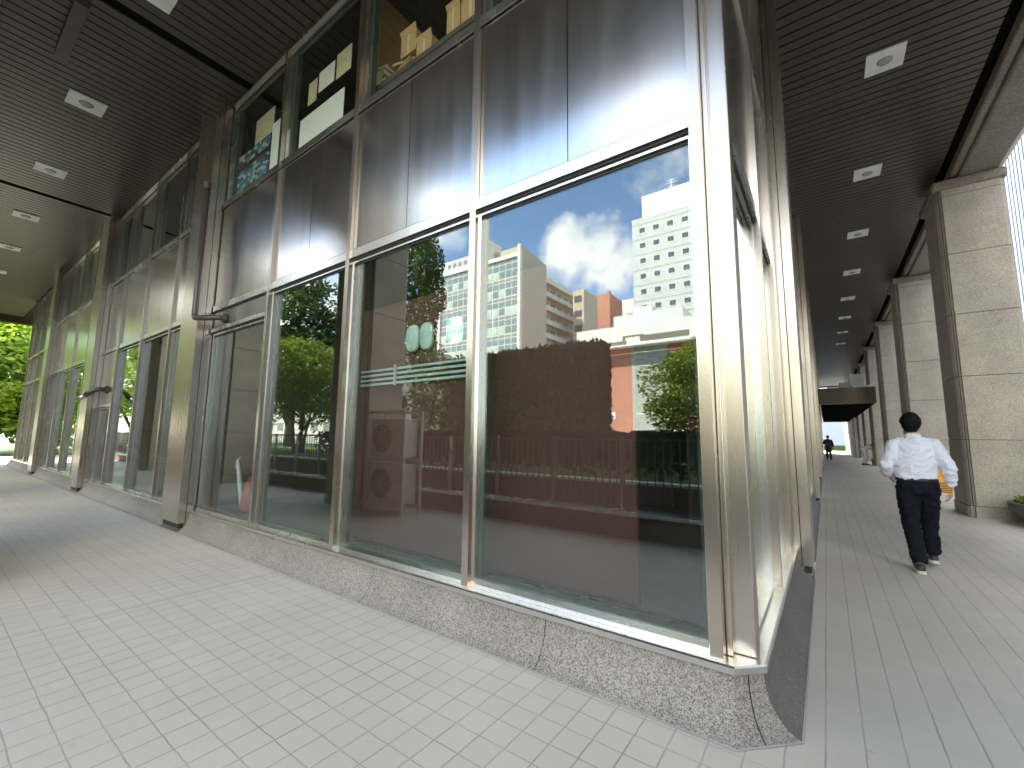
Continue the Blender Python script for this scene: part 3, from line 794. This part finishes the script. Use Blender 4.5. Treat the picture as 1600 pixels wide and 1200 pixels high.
for z, w in ((57.0, .8), (57.8, 1.3), (58.4, .9)): m.box(8 - w, 8 + w, -3.05, -2.95, z, z + .12)
m.build('antenna', WPAINT, t)
m = MB(); m.box(-3, 40, -12, -1, 26, 32.3); m.build('podium', WPAINT, t)
m = MB(); m.box(-2, 40, -1, -.9, 28.2, 29.0); m.build('podium_window', CITYGL, t)

# low white building with terracotta and grey ground floor walls; front at y=-39.3
t = thing('low_shop_building', 'low white building with terracotta and grey-green walls below a thin pale canopy', 'building', (0, -39.3, 0))
m = MB(); m.box(-22.9, 16, -20, .6, 11.4, 13.7); m.build('parapet', WPAINT, t)
m = MB(); m.box(-40, -16.6, -20, 0, 0, 11.4); m.box(-12.7, -8, -20, 0, 0, 11.4); m.build('terracotta_wall', BRICKW, t)
m = MB(); m.box(-16.6, -12.7, -20, .02, 0, 11.4); m.box(-8, 16, -20, .02, 0, 11.4); m.build('grey_wall', GREENW, t)
m = MB(); m.box(-21.5, 16, .6, 1.6, 11.15, 11.33); m.build('canopy', WPAINT, t)
m = MB(); m.box(-22.0, -16.9, .61, .66, 11.5, 11.95); m.box(-15.4, -10.4, .61, .66, 11.75, 12.35); m.box(-17.3, -15.0, .61, .66, 12.35, 12.5); m.box(-17.3, -17.05, .61, .66, 11.95, 12.35); m.build('sign_band', pbr('olive_brown', (.15, .14, .10), .7), t)
m = MB(); m.box(-19.8, -11.8, -9, -3.0, 13.7, 15.9); m.build('roof_room', GWALL, t)
m = MB(); m.box(-19.2, -16.8, -12, -8, 13.7, 18.2); m.build('roof_room', WPAINT, t)
m = MB(); m.box(-18.8, -17.3, -8, -7.9, 16.3, 17.2); m.build('louver', SPAND, t)
m = MB(); m.box(-16.2, -14.2, .03, .06, 3.95, 4.15); m.build('white_lettering_strip', WPAINT, t)
# glazed office; scale chosen for 3.5 unit storeys, front at y=-56.3 ; corner x=-43.1
OX, OY = -43.15, -56.3
t = thing('glazed_office', 'pale office block with white gridded glass front and blank side wall toned taupe as shade', 'building', (OX, OY, 0))
H = 35.2
m = MB(); m.box(-26, 0, -8.9, -.25, 0, H); m.build('wall', SIDEW, t)  # taupe carries the shade of the side face in its colour
m = MB(); m.box(-.55, .02, -.4, .35, 0, 36.6); m.box(-20.6, -20.1, -.4, .35, 0, 35.6); m.box(-20.1, -.55, -.25, .30, H - .8, H); m.build('white_frame', WPAINT, t)
m = MB(); m.add([(-.55, -8.9, H), (0.02, -8.9, H), (0.02, -8.9, H + .2), (-.55, -8.9, H + .2), (-.55, -.4, H), (.02, -.4, H), (.02, -.4, H + 1.4), (-.55, -.4, H + 1.4)],
       [(0, 3, 2, 1), (4, 5, 6, 7), (0, 1, 5, 4), (1, 2, 6, 5), (2, 3, 7, 6), (3, 0, 4, 7)]); m.build('side_parapet', SIDEW, t)
fl = 3.55; nx = 13; cw = 19.5 / nx
first = None; hues = []
for r in range(7):
    for c in range(nx):
        loc = (-20.08 + cw * c, 0, H - .85 - fl * (r + 1))
        if first is None:
            m = MB(); m.box(0, cw, -.25, -.05, 0, fl)
            m.m = 1; m.box(.10, cw - .10, -.05, 0.0, .12, fl * .40); m.box(.10, cw - .10, -.05, .0, fl * .46, fl * .75)
            m.m = 2; m.box(.10, cw - .10, -.05, .0, fl * .81, fl * .95)
            first = m.build('window', [WPAINT, CITYGL, SPAND], t); first.location = loc
            m = MB(); m.box(.08, cw - .08, .001, .006, .1, fl * .40); pn = m.build('blind', pbr('pale_green_blind', (.50, .60, .50), .4, 0, .7, .3, .3, 0), first)
        else:
            copychild(first, [pn] if random.random() < .5 else [], loc)
m = MB(); m.box(-24, -12.5, -7, -2, H, 38.6); m.box(-13.2, -9.2, -6, -1.5, H, 40.6); m.build('roof_room', WPAINT, t)
m = MB(); m.box(-9.0, -3.0, -8, -4, H, 38.6); m.build('roof_room', CREAM, t)
m = MB()
for k in range(5): m.box(-20.6 + k * 1.5, -19.6 + k * 1.5, -1.999, -1.95, 37.0, 37.9)
m.build('dark_lettering', SPAND, t)
m = MB(); m.tube([(-22.2, -1.99, 37.4), (-22.2, -1.94, 37.4)], .5, 16); m.build('blue_emblem', pbr('emblem_blue', (.05, .15, .45), .5), t)
# apartments with balconies on the side that looks along the street
t = thing('apartment_block', 'cream apartment block with stacked open balconies', 'building', (-45.3, -66, 0))
m = MB(); m.box(-9, -1.3, -26, 0, 0, 34.6); m.build('wall', CREAM, t)
for k in range(12):
    box('balcony_slab', WPAINT, t, -1.3, 0, -25, -.3, 2.95 * k + 1.2, 2.95 * k + 1.4)
    box('balustrade', GWALL, t, -.06, .0, -25, -.3, 2.95 * k + 1.4, 2.95 * k + 2.2)
first = None
for r in range(7):
    for c in range(8):
        loc = (-1.3, -2.6 - 2.9 * c, 34.0 - 2.95 * (r + 1))
        if first is None: m = MB(); m.box(0, .05, 0, 1.9, 0, 2.0); first = m.build('window', CITYGL2, t); first.location = loc
        else: copyobj(first, loc)
m = MB(); m.box(-6, -2.5, -12, -4, 34.6, 37); m.build('roof_room', WPAINT, t)
t = thing('cream_building', 'narrow cream building with a plain side wall beyond the balconies', 'building', (-39.6, -74.6, 0))
m = MB(); m.box(-2.6, 0, -6.6, 0, 0, 32.6); m.build('wall', SIDEW, t)  # side greyer than the cream front: its shade is put into the colour
m = MB(); m.box(-2.6, -.02, 0, .12, 0, 32.6); m.build('front_wall', CREAM, t)
first = None
for r in range(8):
    loc = (-2.2, .12, 30.0 - 3.2 * r)
    if first is None: m = MB(); m.box(0, 1.7, 0, .05, 0, 1.4); first = m.build('window', CITYGL2, t); first.location = loc
    else: copyobj(first, loc)
m = MB()
for k in range(6): m.box(-2.6 + k * .5, -2.56 + k * .5, -.1, -.06, 32.6, 33.9)
m.box(-2.6, 0, -.1, -.06, 33.8, 33.9); m.build('roof_railing', GWALL, t)
t = thing('terracotta_building', 'plain terracotta building rising behind the low white one', 'building', (-43.9, -98.3, 0))
m = MB(); m.box(-4.5, 0, -9, 0, 0, 39.3); m.build('wall', BRICKW, t)
m = MB(); m.box(-1.2, -.4, -2, -1, 39.3, 40.4); m.build('vent', SPAND, t)
t = thing('white_apartments', 'long white building seen between the tree trunks', 'building', (-90, -40, 0))
m = MB(); m.box(-45, 32, -14, 0, 0, 17); m.build('wall', SIDEW, t)
first = None
for r in range(4):
    for c in range(16):
        loc = (-40 + 4.4 * c, 0, 2.2 + 3.8 * r)
        if first is None: m = MB(); m.box(0, 2.4, 0, .06, 0, 1.6); first = m.build('window', CITYGL2, t); first.location = loc
        else: copyobj(first, loc)
# ribbed white facade outside at right
t = thing('finned_building', 'bright building faced with close white vertical fins beyond the right hand pillars', 'building', (15, 10, 0))
m = MB(); m.box(.4, 12, -22, 95, 0, 40); m.build('wall', BLUEG, t)
m = MB(); y = -22
while y < 95: m.box(0, .4, y, y + .42, 3, 40.5); y += .8
tag(m.build('fin', FIN, t), kind='stuff')
# building closing the corridor end
t = thing('end_building', 'bright sunlit white building seen through the far end of the corridor', 'building', (-6, 96, 0))
m = MB(); m.box(-30, 18, 0, 10, 0, 22); m.build('wall', WPAINT, t)
m = MB(); m.box(-30, 18, -.4, -.02, 5.2, 5.5); m.build('ledge', GWALL, t)
m = MB(); m.box(-6, 3, 80, 81.2, 0, .7); tag(m.build('hedge', GRASS), 'low green hedge beyond the far end of the corridor', 'hedge')

# street pole sign, parked van
t = thing('street_sign', 'small blue and white sign on a thin pole before the terracotta wall', 'sign', (-16.9, -34.3, 0))
m = MB(); m.tube([(0, 0, 0), (0, 0, 4.7)], .05, 8); m.build('pole', SPAND, t)
m = MB(); m.box(-.42, .42, .05, .08, 3.3, 4.0); m.build('panel', WHITE, t)
m = MB(); m.box(-.30, .30, .081, .085, 3.4, 3.62); m.build('blue_field', pbr('sign_blue', (.05, .14, .4), .5), t)
t = thing('parked_van', 'dark parked van standing beyond the lawn below the round tree', 'van', (-6.2, -16.2, -.05))
m = MB(); prof = [(-2.1, .35), (-2.1, 1.2), (-1.75, 1.95), (1.35, 2.0), (1.75, 1.25), (2.2, 1.1), (2.25, .35)]
n = len(prof); m.add([(x, -.85, z) for x, z in prof] + [(x, .85, z) for x, z in prof], [tuple(range(n))[::-1], tuple(range(n, 2 * n))] + [(k, (k + 1) % n, n + (k + 1) % n, n + k) for k in range(n)][::1])
m.build('body', CARP, t, bevel=.06)
m = MB(); m.add([(x, .853, z) for x, z in ((-1.6, 1.25), (1.5, 1.25), (1.2, 1.85), (-1.55, 1.85))], [(0, 1, 2, 3)]); m.build('side_window', CITYGL2, t)
for x in (-1.3, 1.4):
    for y in (-.8, .8):
        m = MB(); m.tube([(x, y - .1, .33), (x, y + .1, .33)], .33, 20); w_ = m.build('wheel', RUBBER, t)
        m = MB(); m.tube([(x, y - .11, .33), (x, y + .11, .33)], .17, 14); m.build('rim', STEEL, w_)

# ------------------------------------------------------------------ bridge canopy deep in the corridor
t = thing('corridor_canopy', 'bronze metal canopy box crossing the corridor in front of the fourth pillar', 'canopy')
m = MB(); m.box(-.24, 2.32, 30, 30.12, 3.52, 4.42); m.box(-.24, -.12, 30.12, 62, 3.52, 4.42); m.build('fascia', BRONZE, t)
m = MB()
y = 30.2
while y < 62: m.box(-.12, 2.3, y, y + .9, 3.56, 3.62); y += 1.0
m.build('soffit_slat', GAP, t); m = MB(); m.box(-.12, 2.3, 30.12, 62, 3.66, 3.8); m.build('deck', GAP, t)
for x in (.8, 1.55): box('seam', DARK, t, x - .006, x + .006, 29.985, 29.999, 3.53, 4.41)
t = thing('rooftop_unit', 'grey and white machine unit resting on the corridor canopy', 'machine', (1.15, 30.5, 4.42))
m = MB(); m.box(.12, .78, 0, .8, .15, .78); m.build('casing', ACW, t, bevel=.02)
m = MB(); m.box(-.35, .15, .1, .7, 0, .36); m.build('duct', GWALL, t, bevel=.02)
m = MB(); m.box(.2, 1.0, -.1, .8, 0, .13); m.build('base_rail', WHITE, t)
box('far_wall', STEEL, bld, -.9, -.25, 43.0, 62.2, 0, 7.6)
box('end_wall', BRONZE, t, -.45, 3.4, 62.1, 62.4, 3.5, 7.6)
# fins along the far right side of the corridor
t = thing('louvred_screen', 'row of tall grey upright louvre blades along the far right side of the corridor', 'screen')
for k in range(14):
    m = MB(); y = 49 + k * 1.9; m.box(2.1, 3.0, y, y + .35, 0, 7.3 if y > 62 else 3.5); m.build('blade', SIDEW, t)

# ------------------------------------------------------------------ planter
t = thing('round_planter', 'round granite bowl planter with low green plants at the foot of the nearest pillar', 'planter', (3.5, 12.3, 0))
m = MB(); m.lathe((0, 0, 0), [(.45, 0), (.62, .12), (.76, .30), (.78, .42), (.70, .42), (.66, .36)], 40); m.build('bowl', SKIRT_R, t, smooth=True)
m = MB(); m.cyl((0, 0, .30), .68, .07, 32); m.build('soil', SOIL, t)
m = MB(); rnd = random.Random(12)
for i in range(1500):
    a = rnd.uniform(0, 2 * PI); r = .68 * rnd.random() ** .5; c = Vector((r * math.cos(a), r * math.sin(a), .38 + rnd.random() * .20 * (1 - .4 * r)))
    u = Vector((rnd.gauss(0, 1), rnd.gauss(0, 1), rnd.gauss(0, .8))).normalized(); w = u.cross(Vector((.3, .2, 1))).normalized(); s = rnd.uniform(.02, .05)
    m.add([c - u * s, c - w * s * .6, c + u * s, c + w * s * .6], [(0, 1, 2, 3)])
m.build('plants', LEAF_M, t)

# ------------------------------------------------------------------ people
def hand(m, w, d, side, out, curl=.6):
    """w wrist, d direction of hand, out: direction the palm's back faces"""
    w = Vector(w); d = Vector(d).normalized(); o = Vector(out); o = (o - d * o.dot(d)).normalized(); s = d.cross(o) * side
    m.rings([[w + d * t + s * (a * math.cos(2 * PI * k / 12)) + o * (b * math.sin(2 * PI * k / 12)) for k in range(12)]
             for t, a, b in ((-.02, .026, .02), (.02, .034, .018), (.06, .042, .016), (.095, .040, .014))])
    for i, (off, ln) in enumerate(((.030, .070), (.010, .080), (-.011, .074), (-.030, .058))):
        b = w + d * .088 + s * off; pts = [b]; dd = d.copy()
        for j, f in enumerate((.42, .32, .26)):
            dd = (dd * math.cos(curl * .7) - o * math.sin(curl * .7)).normalized() if j or True else dd
            pts.append(pts[-1] + dd * ln * f)
            o2 = o
        m.tube([p for p in pts], [.0105, .0095, .0085, .007], 8)
    b = w + d * .03 + s * .034
    m.tube([b, b + d * .03 + s * .022 - o * .012, b + d * .058 + s * .022 - o * .03], [.013, .011, .008], 8)

def head(m, c, f=(0, 1, 0)):
    """head centre c (middle of the skull), looking along f in the xy plane"""
    c = Vector(c); f = Vector(f).normalized(); s = f.cross(Vector((0, 0, 1))).normalized(); u = s.cross(f)
    def E(cc, a, b, h, n=16):
        cc = c + s * cc[0] + f * cc[1] + u * cc[2]; rings = []
        for i in range(1, 10):
            t = PI * i / 10; rings.append([cc + s * a * math.sin(t) * math.cos(2 * PI * k / n) + f * b * math.sin(t) * math.sin(2 * PI * k / n) - u * h * math.cos(t) for k in range(n)])
        m.rings(rings)
    E((0, -.01, .02), .078, .098, .105); E((0, .025, -.055), .058, .065, .07)
    E((0, .098, -.02), .012, .02, .022); E((0, .088, -.065), .024, .012, .01)
    for q in (-1, 1): E((q * .078, -.005, -.015), .010, .018, .030); E((q * .03, .078, .005), .014, .012, .008)

def person(label, loc, rz, J, scale=1, shirt=SHIRT, trous=TROUS, hair=HAIR, vox=.008, face=(0, 1, 0), shoes=True, handcurl=.6):
    t = thing('person', label, 'person', loc, None, rz, scale)
    P = {k: Vector(v) for k, v in J.items()}
    lean = (P['neck'] - P['hip']).normalized()
    # ---- body (one continuous surface)
    m = MB()
    hip, neck, hd = P['hip'], P['neck'], P['head']
    def at(f): return hip.lerp(neck, f)
    m.loft([(*at(-.12), .13, .09), (*at(0), .155, .105), (*at(.3), .13, .095), (*at(.65), .15, .10), (*at(.84), .12, .08), (*at(1.0), .055, .055)], 20)
    m.loft([(*at(.92), .065, .06), (*(neck.lerp(hd, .3)), .052, .055), (*hd, .05, .055)], 14)
    head(m, hd, face)
    for q in ('l', 'r'):
        sh, el, wr = P['sh' + q], P['el' + q], P['wr' + q]
        m.tube([at(.85).lerp(sh, .5), sh, sh.lerp(el, .5), el, el.lerp(wr, .4), wr], [.038, .042, .042, .036, .036, .026], 12)
        d = (wr - el).normalized() if 'hd' + q not in P else (P['hd' + q] - wr).normalized()
        sd = -1 if q == 'l' else 1
        hand(m, wr + d * .012, d, sd, (sd * .9, -.3, 0), handcurl)
        kn, an = P['kn' + q], P['an' + q]; hj = hip + Vector((-.085 if q == 'l' else .085, 0, -.06))
        m.tube([hj, hj.lerp(kn, .5), kn, kn.lerp(an, .35), an], [.08, .07, .052, .052, .036], 12)
        m.tube([an, P['to' + q] + Vector((0, 0, .02))], [.036, .03], 8)
    remeshed('body', m, SKIN, t, vox, 3)
    # ---- shirt
    m = MB()
    m.loft([(*at(-.02), .168, .118), (*at(.10), .178, .13), (*at(.28), .178, .13), (*at(.55), .185, .13), (*at(.75), .182, .122), (*at(.86), .16, .11), (*at(.94), .115, .085), (*at(.99), .07, .068)], 24)
    for q in ('l', 'r'):
        sh, el, wr = P['sh' + q], P['el' + q], P['wr' + q]; cuff = el.lerp(wr, .88)
        m.tube([at(.84).lerp(sh, .45), sh, sh.lerp(el, .5), el, el.lerp(cuff, .5), el.lerp(cuff, .9), cuff], [.070, .072, .070, .066, .060, .050, .038], 16)
    sh_o = remeshed('shirt', m, shirt, t, vox * 1.1, 4, .009)
    # collar
    m = MB(); c = at(1.0); n = 20
    m.rings([[c + Vector((r * math.cos(2 * PI * k / n), r * 1.0 * math.sin(2 * PI * k / n), z)) for k in range(n)] for r, z in ((.078, -.03), (.070, .02), (.064, .022), (.070, -.03))], False)
    m.build('collar', shirt, sh_o, smooth=True)
    # ---- trousers
    m = MB()
    m.loft([(*at(.06), .168, .118), (*at(0), .178, .125), (*at(-.14), .185, .130), (*at(-.26), .165, .115)], 24)
    for q in ('l', 'r'):
        kn, an = P['kn' + q], P['an' + q]; hj = hip + Vector((-.088 if q == 'l' else .088, 0, -.06))
        m.tube([hj, hj.lerp(kn, .5), kn, kn.lerp(an, .5), kn.lerp(an, .88), kn.lerp(an, .96)], [.105, .098, .080, .072, .070, .062], 16)
    tr_o = remeshed('trousers', m, trous, t, vox * 1.1, 4, .008)
    # belt
    m = MB(); n = 32; c = at(.05)
    m.rings([[c + Vector((rx * math.cos(2 * PI * k / n), ry * math.sin(2 * PI * k / n), z)) for k in range(n)] for rx, ry, z in ((.180, .128, -.014), (.182, .130, -.012), (.182, .130, .012), (.180, .128, .014))], False)
    if abs(lean.z) > .95: m.build('belt', BELT, tr_o, smooth=False)
    # ---- hair
    m = MB(); c = hd; f = Vector(face).normalized(); s = f.cross(Vector((0, 0, 1))).normalized(); u = s.cross(f)
    rings = []; n = 28; rnd = random.Random(3)
    for i in range(12):
        t_ = PI * (.02 + .79 * i / 11); ring = []
        for k in range(n):
            a = 2 * PI * k / n; jit = 1 + rnd.uniform(-.06, .08)
            fr = math.sin(a)   # +1 = front
            zz = math.cos(t_) * .128
            if fr > .2 and i > 7: zz = max(zz, .03)   # keep off the face
            ring.append(c + s * .094 * math.sin(t_) * (1 if i < 7 else 1 - .045 * (i - 6)) * math.cos(a) * jit + f * (-.012 + .112 * math.sin(t_) * fr * (1 if fr < .2 else .93) * jit) + u * (.018 + zz))
        rings.append(ring)
    m.rings(rings); h_ = m.build('hair', hair, t, smooth=True)
    # ---- shoes
    for q in ('l', 'r'):
        an, to = P['an' + q], P['to' + q]; d = to - an; d2 = Vector((d.x, d.y, 0)); d2.normalize(); up = Vector((0, 0, 1))
        ax = (to - (an - Vector((0, 0, .07)))); pitchv = ax.normalized()
        side = d2.cross(up).normalized(); upv = side.cross(pitchv).normalized()
        base = an - upv * .065 - pitchv * .05
        def sec(tt, w, h, z=0): return [base + pitchv * tt + side * w * math.cos(2 * PI * k / 16) + upv * (h / 2 + z + (h / 2) * math.sin(2 * PI * k / 16)) for k in range(16)]
        m = MB(); m.rings([sec(-.02, .02, .05), sec(0, .036, .085), sec(.06, .040, .10), sec(.13, .044, .075), (sec(.20, .046, .058)), sec(.25, .030, .04)]); s_ = m.build('shoe', SHOEB, t, smooth=True)
        m = MB(); ring = lambda z: [base + pitchv * a + side * b + upv * z for a, b in ((-.03, -.02), (-.02, -.036), (.06, -.043), (.16, -.050), (.23, -.040), (.265, 0), (.23, .040), (.16, .050), (.06, .043), (-.02, .036), (-.03, .02))]
        m.rings([ring(-.012), ring(.018)]); m.build('sole', SHOEW if trous is TROUS else SHOEB, s_)
    return t
man = person('man seen from behind walking away in white long sleeved shirt and dark trousers', (.885, 7.38, 0), 0, dict(
    hip=(0, 0, .96), neck=(.0, .01, 1.475), head=(-.005, .02, 1.60),
    shl=(-.165, 0, 1.375), ell=(-.262, -.05, 1.13), wrl=(-.225, .13, 1.0), hdl=(-.19, .22, .98),
    shr=(.165, 0, 1.375), elr=(.265, -.04, 1.12), wrr=(.275, .03, .905), hdr=(.27, .05, .80),
    knl=(-.085, .02, .51), anl=(-.06, -.18, .085), tol=(-.06, -.02, .02),
    knr=(.095, .20, .53), anr=(.11, .26, .12), tor=(.115, .43, .04)), 1.10)
t = thing('folder', 'orange folder with black striped lower half held in the walking man right hand', 'folder', (.885 + .235, 7.38 - .02, .93), None, R(4))
m = MB(); m.add([(-.05, y, .30) for y in (0, .012)] + [(-.06, y, 0.0) for y in (0, .012)] + [(.075, y, 0) for y in (0, .012)] + [(.06, y, .12) for y in (0, .012)],
                [(0, 2, 4, 6), (1, 7, 5, 3), (0, 1, 3, 2), (2, 3, 5, 4), (4, 5, 7, 6), (6, 7, 1, 0)])
m.build('cover', ORANGE, t)
m = MB()
for k in range(6): m.box(-.055, .068, -.003, -.001, .012 + k * .021, .022 + k * .021)
m.build('black_stripe', BLACKP, t)
person('distant person in dark clothes walking in silhouette against the bright corridor end', (.12, 41.5, 0), PI, dict(
    hip=(0, 0, .93), neck=(0, 0, 1.44), head=(0, .02, 1.57), shl=(-.18, 0, 1.36), ell=(-.26, 0, 1.1), wrl=(-.24, .06, .86), shr=(.18, 0, 1.36), elr=(.26, -.02, 1.12), wrr=(.12, .2, 1.12),
    knl=(-.09, .1, .5), anl=(-.1, .1, .08), tol=(-.1, .26, .02), knr=(.09, 0, .5), anr=(.1, -.15, .1), tor=(.1, 0, .02)), 1.1, DARKC, DARKC, vox=.02)
person('bending worker in grey work clothes leaning over a bucket by the corridor pillar', (1.93, 35.2, 0), -PI / 2, dict(
    hip=(0, -.05, .90), neck=(0, .40, 1.13), head=(0, .52, 1.13), shl=(-.17, .34, 1.06), ell=(-.2, .38, .80), wrl=(-.15, .42, .58), shr=(.17, .34, 1.06), elr=(.22, .40, .82), wrr=(.16, .45, .58),
    knl=(-.09, .06, .48), anl=(-.10, -.02, .08), tol=(-.1, .15, .02), knr=(.09, .0, .48), anr=(.12, -.12, .08), tor=(.12, .05, .02)), 1.1, GREYC, GREYC, vox=.02, face=(0, .6, -.8))
m = MB(); m.tube([(1.15, 35.3, 2.05), (1.95, 35.2, 1.12)], .018, 8); tag(m.build('broom_pole', COPE), 'long pale pole carried under the bending worker arm', 'pole')
t = thing('bucket', 'pale blue bucket with white rag on the ground before the bending worker', 'bucket', (2.42, 35.2, 0))
m = MB(); m.lathe((0, 0, 0), [(.17, 0), (.22, .36), (.23, .37), (.20, .36)], 24); m.build('pail', BUCKB, t, smooth=True)
m = MB(); m.lathe((0, 0, .34), [(.20, 0), (.17, .10), (.05, .15)], 14); m.build('rag', WHITE, t, smooth=True)

# ------------------------------------------------------------------ sky, clouds, sun
SUN_EL, SUN_AZ = R(46), (-.50, .86)
sd = Vector((SUN_AZ[0], SUN_AZ[1], 0)).normalized() * math.cos(SUN_EL) + Vector((0, 0, math.sin(SUN_EL)))
w = bpy.data.worlds.new('World'); bpy.context.scene.world = w; w.use_nodes = True
nt = w.node_tree; nt.nodes.clear()
out = N(nt, 'ShaderNodeOutputWorld'); bg = N(nt, 'ShaderNodeBackground'); L(nt, bg.outputs[0], out.inputs[0])
sky = N(nt, 'ShaderNodeTexSky'); sky.sky_type = 'NISHITA'; sky.sun_disc = False; sky.sun_elevation = SUN_EL
sky.sun_rotation = math.atan2(sd.x, sd.y); sky.air_density = 1.0; sky.dust_density = .35; sky.ozone_density = 2.2
tc = N(nt, 'ShaderNodeTexCoord'); dirv = tc.outputs['Generated']
nv = N(nt, 'ShaderNodeVectorMath', operation='NORMALIZE'); L(nt, dirv, nv.inputs[0])
n1 = N(nt, 'ShaderNodeTexNoise'); n1.inputs['Scale'].default_value = 7; n1.inputs['Detail'].default_value = 8; n1.inputs['Roughness'].default_value = .6; L(nt, nv.outputs[0], n1.inputs['Vector'])
def cloud(d, r, k):
    """soft cumulus around direction d"""
    v = Vector(d).normalized(); ds = N(nt, 'ShaderNodeVectorMath', operation='DISTANCE'); L(nt, nv.outputs[0], ds.inputs[0]); ds.inputs[1].default_value = v
    a = math_(nt, 'SUBTRACT', 1, math_(nt, 'DIVIDE', ds.outputs['Value'], r))
    return math_(nt, 'MULTIPLY', math_(nt, 'ADD', a, math_(nt, 'MULTIPLY', math_(nt, 'SUBTRACT', n1.outputs['Fac'], .5), 2.4)), k)
CL = []
CLOUDS = [((.9, .35, .5), .7, 1), ((.2, .5, .9), .7, 1), ((.60, -.75, .45), .55, 1), ((.25, -.50, .95), .36, 1), ((.2, -.95, .22), .35, 1), ((-.98, .1, .3), .4, 1), ((.9, -.3, .3), .6, 1), ((-.425,-.80,.415), .065, 1), ((-.37,-.83,.405), .075, 1), ((-.33,-.855,.38), .065, 1), ((-.355,-.87,.345), .04, 1), ((-.63,-.64,.46), .06, .5), ((-.80,-.38,.46), .24, 1), ((-.87,-.37,.33), .22, 1), ((-.72,-.47,.54), .16, 1), ((.3, -.9, .4), .3, 1), ((-.25, -.9, .72), .12, .6), ((.75, -.4, .5), .35, 1)]  # clouds outside the mirrored sky are added, to lift and neutralise the arcade light
tot = None
for d, r, k in CLOUDS:
    c_ = cloud(d, r, k); tot = c_ if tot is None else math_(nt, 'MAXIMUM', tot, c_)
mask = N(nt, 'ShaderNodeMapRange'); mask.inputs[1].default_value = .0; mask.inputs[2].default_value = .6; L(nt, tot, mask.inputs[0])
n2 = N(nt, 'ShaderNodeTexNoise'); n2.inputs['Scale'].default_value = 14; n2.inputs['Detail'].default_value = 5; L(nt, nv.outputs[0], n2.inputs['Vector'])
cc = ramp(nt, n2.outputs['Fac'], [(.3, (4.6, 4.7, 4.9)), (.7, (7.8, 7.5, 6.9))])
mx = mixc(nt, math_(nt, 'MULTIPLY', mask.outputs[0], .9), sky.outputs[0], cc)
L(nt, mx, bg.inputs[0]); bg.inputs[1].default_value = .15
sl = bpy.data.lights.new('sun', 'SUN'); sl.energy = 4.2; sl.angle = R(.5); sl.color = (1, .94, .84)
so = bpy.data.objects.new('sun', sl); C.objects.link(so); so.rotation_euler = sd.to_track_quat('Z', 'Y').to_euler()

# ------------------------------------------------------------------ camera
cam = bpy.data.cameras.new('camera'); co = bpy.data.objects.new('camera', cam); C.objects.link(co)
cam.sensor_width = 36; cam.lens = 36 * 674 / 1600; cam.clip_end = 2000; cam.clip_start = .05
yw, pt, rl = R(125.9), R(6.88), R(.63)
f = Vector((math.cos(yw) * math.cos(pt), math.sin(yw) * math.cos(pt), math.sin(pt))); r_ = Vector((math.sin(yw), -math.cos(yw), 0)); u = r_.cross(f)
c_, s_ = math.cos(rl), math.sin(rl); r2 = r_ * c_ + u * s_; u2 = -r_ * s_ + u * c_
co.matrix_world = Matrix(((r2.x, u2.x, -f.x, 0), (r2.y, u2.y, -f.y, 0), (r2.z, u2.z, -f.z, 1.56), (0, 0, 0, 1)))
sc = bpy.context.scene; sc.camera = co
sc.render.engine = 'CYCLES'
sc.view_settings.view_transform = 'Standard'; sc.view_settings.look = 'None'; sc.view_settings.gamma = 1; sc.view_settings.exposure = 2.86
sc.cycles.max_bounces = 10; sc.cycles.diffuse_bounces = 5; sc.cycles.glossy_bounces = 5; sc.cycles.transparent_max_bounces = 24
sc.cycles.use_denoising = True
sc.cycles.sample_clamp_indirect = 6
